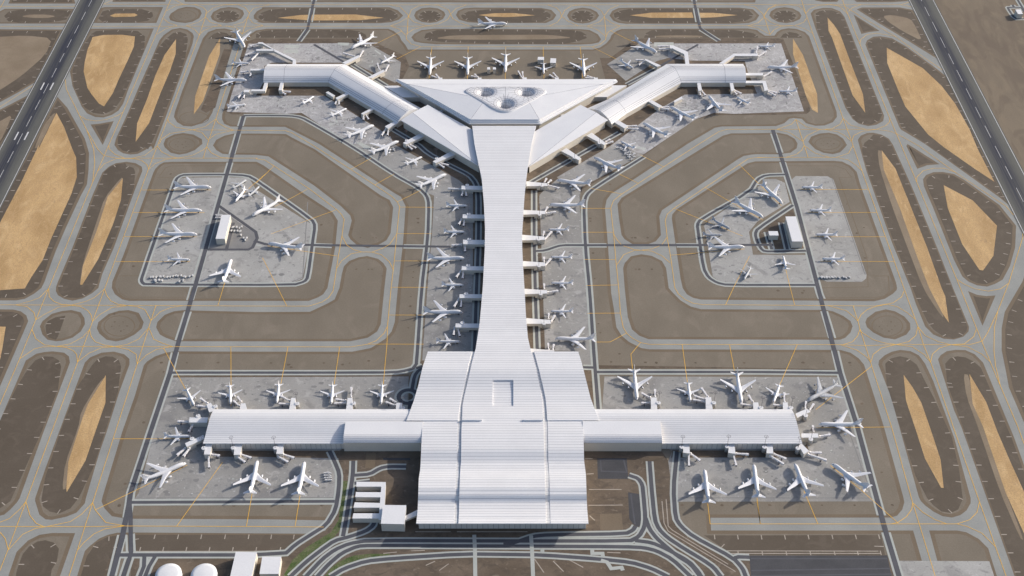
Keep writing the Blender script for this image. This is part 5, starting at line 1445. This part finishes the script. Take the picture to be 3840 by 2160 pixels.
# ---------------------------------------------------------------- aircraft
def ellring(x, cz, ry, rz, n=18): return [Vector((x, ry * math.sin(2 * math.pi * k / n), cz + rz * math.cos(2 * math.pi * k / n))) for k in range(n)]
def wing_mesh(name, sec, m):
    """sec = list of (x leading, chord, y, z, thickness)"""
    a = MB(); rs = []
    for x, c, y, z, t in sec:
        rs.append([Vector((x, y, z)), Vector((x - c * .25, y, z + t * .6)), Vector((x - c * .6, y, z + t * .45)), Vector((x - c, y, z)), Vector((x - c * .6, y, z - t * .3)), Vector((x - c * .25, y, z - t * .4))])
    if sec[-1][2] > 0: rs = [r_[::-1] for r_ in rs]
    a.rings(rs, sm=False); return a.mesh(name, [m])
def jet_meshes(big, m):
    out = []
    if big:   # four engined, 70 m long; x = 0 at the middle of the fuselage
        body = [(35.3, 5.0, .15, .15), (34.3, 5.15, 1.2, 1.3), (32.5, 5.5, 2.1, 2.3), (29.5, 6.0, 2.9, 3.2), (26, 6.3, 3.2, 3.85), (20, 6.3, 3.25, 4.0), (13, 6.0, 3.25, 3.6), (9, 5.8, 3.25, 3.3), (-12, 5.8, 3.25, 3.25), (-20, 6.2, 2.9, 2.8), (-27, 7.0, 2.0, 1.9), (-32, 7.6, 1.1, 1.1), (-35.3, 7.9, .35, .4)]
        R_ = [(11, 15.5, 2.6, 4.6, 1.6), (-1.5, 8.8, 12.5, 5.7, .9), (-16.2, 3.7, 29.6, 7.9, .35)]
        tp = [(-26.5, 7.2, 1.2, 7.2, .7), (-34.2, 2.6, 10.6, 8.3, .3)]
        fin = [(-20.5, 13.2, 0, 8.4, .5), (-32.6, 4.0, 0, 19.4, .3)]
        eng = [(6.2, 11.9, 3.0), (-2.6, 20.8, 4.2)]; er, el = 1.45, 5.6; gear = [(27.5, 0, 1.6), (0, 2.8, 2.6), (-3.5, 5.4, 2.6), (0, -2.8, 2.6), (-3.5, -5.4, 2.6)]
    else:     # twin jet, 37.6 m long
        body = [(18.8, 3.3, .1, .1), (18.2, 3.35, .8, .85), (17, 3.5, 1.35, 1.45), (15, 3.7, 1.8, 1.9), (12.5, 3.75, 1.95, 2.05), (-8, 3.75, 1.95, 2.05), (-12, 4.1, 1.65, 1.65), (-16, 4.7, .9, .95), (-18.8, 5.0, .25, .3)]
        R_ = [(5.2, 7.4, 1.4, 2.9, .9), (.2, 3.9, 6.6, 3.4, .5), (-5.4, 1.6, 17.0, 4.4, .2)]
        tp = [(-13.6, 3.9, .6, 4.7, .4), (-17.0, 1.5, 6.2, 5.1, .2)]
        fin = [(-10.8, 6.6, 0, 5.3, .35), (-16.6, 2.3, 0, 11.8, .2)]
        eng = [(4.2, 5.8, 1.9)]; er, el = 1.15, 4.4; gear = [(13.5, 0, 1.0), (-1, 3.6, 1.7), (-1, -3.6, 1.7)]
    a = MB(); a.rings([ellring(*b) for b in body]); out.append(('fuselage', a.mesh('fuselage', [m]), None))
    # cockpit windows, cabin doors
    n0 = body[3] if big else body[2]
    a = MB(); x0 = 31.2 if big else 17.0; zc = 7.9 if big else 4.55; hw = 1.75 if big else 1.0
    a.box((x0, 0, zc), (1.3, hw * 2, .55 if big else .5)); out.append(('cockpit_window', a.mesh('cockpit_window', [M['glass']]), 'fuselage'))
    for sgn in (1, -1):
        out.append(('wing', wing_mesh('wing', [(x, c, y * sgn, z, t) for x, c, y, z, t in R_], m), None))
        out.append(('tailplane', wing_mesh('tailplane', [(x, c, y * sgn, z, t) for x, c, y, z, t in tp], m), None))
        for (ex, ey, ez) in eng:
            a = MB(); rs = [ellring(ex, ez, er * .82, er * .82, 12), ellring(ex - .3, ez, er, er, 12), ellring(ex - el * .55, ez, er * .98, er * .98, 12), ellring(ex - el, ez, er * .5, er * .5, 12)]
            for r_ in rs:
                for v in r_: v.y += ey * sgn
            a.rings(rs, caps=False); a.face([Vector((v.x - .15, v.y, v.z)) for v in rs[0]][::-1], mi=1); a.face(rs[-1], mi=1)
            a.box((ex - el * .55, ey * sgn, ez + er + .4), (el * .6, .3, 1.3)); out.append(('engine', a.mesh('engine', [m, M['glass']]), None))
    a = MB(); rs = []
    for x, c, y, z, t in fin: rs.append([Vector((x, 0, z)), Vector((x - c * .35, t, z)), Vector((x - c, 0, z)), Vector((x - c * .35, -t, z))])
    a.rings(rs, sm=False); out.append(('tail_fin', a.mesh('tail_fin', [m]), None))
    for (gx, gy, gz) in gear:
        a = MB(); a.box((gx, gy, gz / 2 + .6), (.35, .35, gz), 0)
        for dx in (-.75, .75):
            for dy in (-.45, .45): a.tube((gx + dx, gy + dy - .2, .6), (gx + dx, gy + dy + .2, .6), .6, 10, mi=1)
        out.append(('landing_gear', a.mesh('landing_gear', [M['metal'], M['tyre']]), None))
    return out
JM = {(b, f): jet_meshes(b, M['faded' if f else 'plane']) for b in (True, False) for f in (True, False)}
def jet(txt):
    ty, rest, label = [s_.strip() for s_ in txt.split('|')]; big = ty[0] == 'B'; fd = 'f' in ty
    zc = 5.6 if big else 3.8; p = P(rest, zc); n, t = p; d = n - t; L0 = 70.6 if big else 37.6
    sc = min(1.06 if big else 1.12, max(.94 if big else .98, d.length / L0)); nose_off = d.normalized() * (L0 * sc / 2); c = n - nose_off
    c = (c + (n + t) / 2) / 2
    o = tag(empty('airliner', (c.x, c.y, Z['yellow'] + .08), math.atan2(d.y, d.x)), label, 'airliner', 'four engined airliners' if big else 'twin engined airliners')
    fu = None
    for nm, me, par in JM[(big, fd)]:
        q = link(nm, me, fu if par else o)
        if nm == 'fuselage': fu = q
    o.scale = (sc, sc, sc)
J4, J2 = 'four engined airliner ', 'twin engined airliner '
for l in f"""B|00:2365,460 2272,302|{J4}facing down right above the far left gates of the upper left pier
S|00:2410,612 2240,610|{J2}facing right on the taxiway between two big ones, far upper left
B|00:2385,775 2080,770|{J4}facing right across the taxiway left of the upper left pier
S|00:2378,1008 2195,1038|{J2}facing right by the lower left corner of the upper left apron
B|10:918,468 1140,355|{J4}facing down left behind the bend of the upper left pier
S|10:1200,615 1345,540|{J2}facing down left, alone above the slanting upper left pier
B|10:2425,228 2148,228|{J4}taxiing alone along the topmost taxiway
B|10:1678,722 1690,560|{J4}nose to the triangular hall, first from the left of five
B|10:2043,722 2047,560|{J4}nose to the triangular hall, second from the left of five
B|10:2408,697 2413,530|{J4}nose to the triangular hall, third from the left of five
S|20:357,717 356,605|{J2}nose to the triangular hall, the only small one of five
B|20:747,740 738,575|{J4}nose to the triangular hall, rightmost of five
B|20:1452,508 1235,390|{J4}facing down right at the hooked arm behind the upper right pier
S|20:1225,662 1095,588|{J2}facing down right on the pointed apron left of the upper right pier
S|20:2432,447 2590,448|{J2}facing left at the top edge of the upper right apron
B|30:92,652 385,648|{J4}facing left on the upper right apron, its tail over the yellow sand
S|30:203,882 385,882|{J2}facing left at the lower right of the upper right apron
B|20:1948,928 2075,1072|{J4}facing up left, rightmost big one under the upper right pier
S|20:2218,935 2345,1005|{J2}facing up left under the right end of the upper right pier
B|20:1580,1035 1810,1150|{J4}facing up left, middle big one under the upper right pier
B|20:1315,1190 1550,1312|{J4}facing up left, lowest big one under the upper right pier
S|20:1100,1365 1240,1440|{J2}facing up left between rows of vehicles below the upper right pier
S|10:562,928 452,1005|{J2}facing up right under the level part of the upper left pier
S|10:878,1048 722,1125|{J2}facing up right under the bend of the upper left pier
B|10:1135,1210 895,1315|{J4}facing up right, alone big under the upper left pier\'s slope
B|10:1375,1365 1130,1472|{J4}facing up right, big, beside the left wedge hall\'s corner
S|11:1605,125 1445,200|{J2}facing up right between the two gates of the left wedge hall
B|11:1835,292 1580,408|{J4}facing up right above the road bend left of the central pier
S|11:2043,598 1835,594|{J2}facing right at the topmost stand left of the central pier
S|11:2022,850 1812,850|{J2}facing right at the second stand left of the central pier
B|11:2015,1103 1665,1105|{J4}facing right, upper big one left of the central pier
S|11:2008,1363 1790,1362|{J2}facing right between the two big ones left of the central pier
B|12:1998,232 1622,232|{J4}facing right, lower big one left of the central pier
S|12:1975,520 1738,518|{J2}facing right at the lowest stand left of the central pier
B|01:2040,418 1690,414|{J4}facing right, first from the top on the left satellite apron
B|01:1952,642 1600,638|{J4}facing right, second from the top on the left satellite apron
B|01:1905,872 1545,868|{J4}facing right, third from the top on the left satellite apron
S|01:1835,1118 1620,1114|{J2}facing right at the left satellite\'s lowest left stand
S|01:2270,560 2372,438|{J2}facing down left at the top of the left satellite apron
B|01:2435,692 2705,545|{J4}facing down left at the upper right of the left satellite
B|01:2235,1115 2163,1325|{J4}facing up at the bottom of the left satellite apron
B|11:115,960 450,1008|{J4}facing left on the right side of the left satellite apron
B|21:485,350 800,388|{J4}facing left at the topmost gate right of the central pier
B|21:405,590 752,590|{J4}facing left at the second gate right of the central pier
S|21:400,828 605,830|{J2}facing left at the third gate right of the central pier
S|21:425,1093 635,1096|{J2}facing left at the fourth gate right of the central pier
S|21:425,1343 645,1346|{J2}facing left at the fifth gate right of the central pier
B|21:840,130 1100,248|{J4}facing up left between the right wedge hall and the ring road
B|21:2478,708 2200,555|{J4}facing down right, lower of two slanting on the right satellite
B|31:242,575 45,390|{J4}facing down right, upper of two slanting on the right satellite
B|21:2297,992 1950,998|{J4}facing right on the left side of the right satellite apron
S|31:425,418 628,421|{J2}facing left, first from the top in the right satellite\'s right column
S|31:503,640 712,644|{J2}facing left, second from the top in the right satellite\'s right column
S|31:557,875 772,878|{J2}facing left, third from the top in the right satellite\'s right column
S|31:622,1110 842,1112|{J2}facing left, lowest in the right satellite\'s right column
S|31:248,1080 280,1218|{J2}facing up on the lower part of the right satellite apron
S|22:420,225 645,228|{J2}facing left at the sixth gate right of the central pier
B|22:465,490 850,493|{J4}facing left at the lowest stand right of the central pier
B|22:1258,1080 1230,795|{J4}nose down above the right south pier, leftmost of four
S|22:1775,1105 1750,910|{J2}nose down above the right south pier, second of four
B|22:2268,1118 2222,825|{J4}nose down above the right south pier, third of four
S|32:152,1115 218,930|{J2}nose down above the right south pier, rightmost of four
B|32:590,1318 1000,1316|{J4}facing left off the right end of the right south pier
Bf|32:475,1095 775,930|faded blue grey four engined airliner above the right south pier\'s right end
B|33:722,358 1050,595|{J4}facing up left below the right south pier, rightmost and most slanted
B|33:360,358 492,665|{J4}nose up below the right south pier, third of four
B|23:2385,362 2430,680|{J4}nose up below the right south pier, second of four
B|23:1910,412 1950,735|{J4}nose up below the right south pier, leftmost of four
B|03:1798,350 1385,520|{J4}facing up right below the left end of the left south pier
B|03:2488,325 2420,640|{J4}nose up below the left south pier, middle one
B|13:470,337 412,650|{J4}nose up below the left south pier, rightmost
S|03:1845,95 1585,95|{J2}facing right off the left end of the left south pier
S|02:1880,1145 1795,970|{J2}nose down right above the left south pier, leftmost of five
S|02:2228,1130 2222,925|{J2}nose down above the left south pier, second of five
S|12:200,1118 225,925|{J2}nose down above the left south pier, third of five
S|12:725,1128 746,925|{J2}nose down above the left south pier, fourth of five
S|12:1207,1128 1223,925|{J2}nose down above the left south pier, rightmost of five
Sf|01:2380,345 2255,430|faded grey twin jet, left of the pale pair topping the left satellite
Sf|01:2500,415 2420,490|faded grey twin jet, right of the pale pair topping the left satellite
Sf|21:2165,825 1960,718|faded grey twin jet near the right satellite\'s upper left corner
Sf|21:2080,878 1905,878|faded grey twin jet just above the right satellite\'s lower left big jet
Sf|21:2295,1305 2350,1210|faded grey twin jet crossing a guide line low on the right satellite""".split('\n'):
    jet(l)
# ---------------------------------------------------------------- parked service vehicles
a = MB(); a.box((-.6, 0, 1.75), (4.4, 2.2, 2.2)); vb = a.mesh('cargo_box', [M['truck']])
a = MB(); a.box((2.35, 0, 1.3), (1.3, 2.1, 1.5)); a.box((3.02, 0, 1.6), (.06, 1.8, .7), 1); vc = a.mesh('cab', [M['truck'], M['glass']])
a = MB()
for x in (-2, 2):
    for y in (-1, 1): a.tube((x, y - .15, .45), (x, y + .15, .45), .45, 10)
a.box((0, 0, .6), (5.6, 1.6, .25)); vw = a.mesh('wheels', [M['tyre']])
def vans(spots, label, group):
    for i, (x, y, rz) in enumerate(spots):
        o = tag(empty('service_truck', (x, y, Z['apron'] + .04), rz), label, 'truck', group)
        link('cargo_box', vb, o); link('cab', vc, o); link('wheels', vw, o)
def row(tg, x0, y0, x1, y1, n, rz, jit=1.5):
    out = []
    for i in range(n):
        t = i / max(1, n - 1); c = at(tg, x0 + (x1 - x0) * t, y0 + (y1 - y0) * t); out.append((c.x + random.uniform(-jit, jit), c.y + random.uniform(-jit, jit), rz + random.uniform(-.15, .15)))
    return out
vans(row('31', 608, 1295, 748, 1292, 9, 2.0) + row('31', 792, 1296, 890, 1296, 4, 2.0), 'white service truck parked in the row along the bottom of the right satellite apron', 'trucks in a row on the right satellite')
vans(row('01', 1460, 1290, 1850, 1283, 16, 1.57, 2) + row('01', 1500, 1325, 1560, 1325, 4, 1.57, 2) + row('01', 1740, 1328, 1780, 1328, 3, 1.57, 2), 'white service truck parked in the rows along the bottom left of the left satellite apron', 'trucks in rows on the left satellite')
vans(row('01', 2100, 692, 2135, 692, 3, 0, .5) + row('01', 2098, 707, 2132, 707, 3, 0, .5) + row('01', 2095, 722, 2128, 722, 3, 0, .5), 'white service truck in the small block beside the left hangar', 'trucks beside the left hangar')
vans(row('21', 1070, 40, 1240, 100, 9, .5, 2) + row('21', 1120, 70, 1230, 130, 8, .5, 2) + row('21', 1150, 100, 1210, 155, 5, .5, 2), 'white service truck parked in the rows below the small jet under the upper right pier', 'trucks below the upper right pier')
vans(row('13', 675, 456, 712, 456, 3, 0, 1) + row('13', 678, 480, 715, 480, 3, 0, 1) + row('13', 680, 500, 718, 500, 3, 0, 1) + row('13', 690, 525, 712, 525, 2, 0, 1), 'white service truck in the cluster right of the jets below the left south pier', 'trucks below the left south pier')
vans(row('11', 1180, 60, 1340, 60, 7, 2.6, 4), 'white service truck scattered beside the big jet at the left wedge hall', 'trucks beside the left wedge hall')
vans(row('01', 2240, 810, 2330, 812, 5, 1.5, 2) + row('01', 2240, 850, 2330, 850, 5, 1.5, 2) + row('01', 2300, 890, 2400, 930, 4, 1.5, 5), 'white service truck parked right of the left hangar', 'trucks right of the left hangar')

for o_ in bpy.data.objects:
    if 'label' in o_ and len(o_['label'].split()) > 16: print('LONG', o_['label'])
_l = {}
for o_ in bpy.data.objects:
    if 'label' in o_ and not o_.name.startswith('service_truck'): _l.setdefault(o_['label'], []).append(o_.name)
for k_, v_ in _l.items():
    if len(v_) > 1: print('DUP', k_, v_)
# ---------------------------------------------------------------- camera, light, world
cam = bpy.data.cameras.new('camera'); co = bpy.data.objects.new('camera', cam); COL.objects.link(co)
co.location = (0, -D0, H); co.rotation_euler = (math.pi / 2 - TH, 0, 0)
cam.sensor_width = 36; cam.lens = FPX / 3840 * 36; cam.clip_start = 10; cam.clip_end = 60000; S.camera = co
cam.shift_x = .0005
SUN = Vector((.84, .366, .40)).normalized()
sl = bpy.data.lights.new('sun', 'SUN'); sl.energy = 3.5; sl.angle = math.radians(.6); sl.color = (1, .93, .83)
so = bpy.data.objects.new('sun', sl); COL.objects.link(so); so.rotation_euler = SUN.to_track_quat('Z', 'Y').to_euler()
w = bpy.data.worlds.new('World'); S.world = w; w.use_nodes = True; nt = w.node_tree
sk_ = nt.nodes.new('ShaderNodeTexSky'); sk_.sky_type = 'NISHITA'; sk_.sun_disc = False
sk_.sun_elevation = math.asin(SUN.z); sk_.sun_rotation = math.atan2(SUN.x, SUN.y)
sk_.air_density = .8; sk_.dust_density = 2.5; sk_.ozone_density = .6
nt.links.new(sk_.outputs[0], nt.nodes['Background'].inputs[0]); nt.nodes['Background'].inputs[1].default_value = .15
S.view_settings.view_transform = 'Standard'; S.view_settings.look = 'None'; S.view_settings.exposure = .22; S.view_settings.gamma = 1
S.render.engine = 'CYCLES'
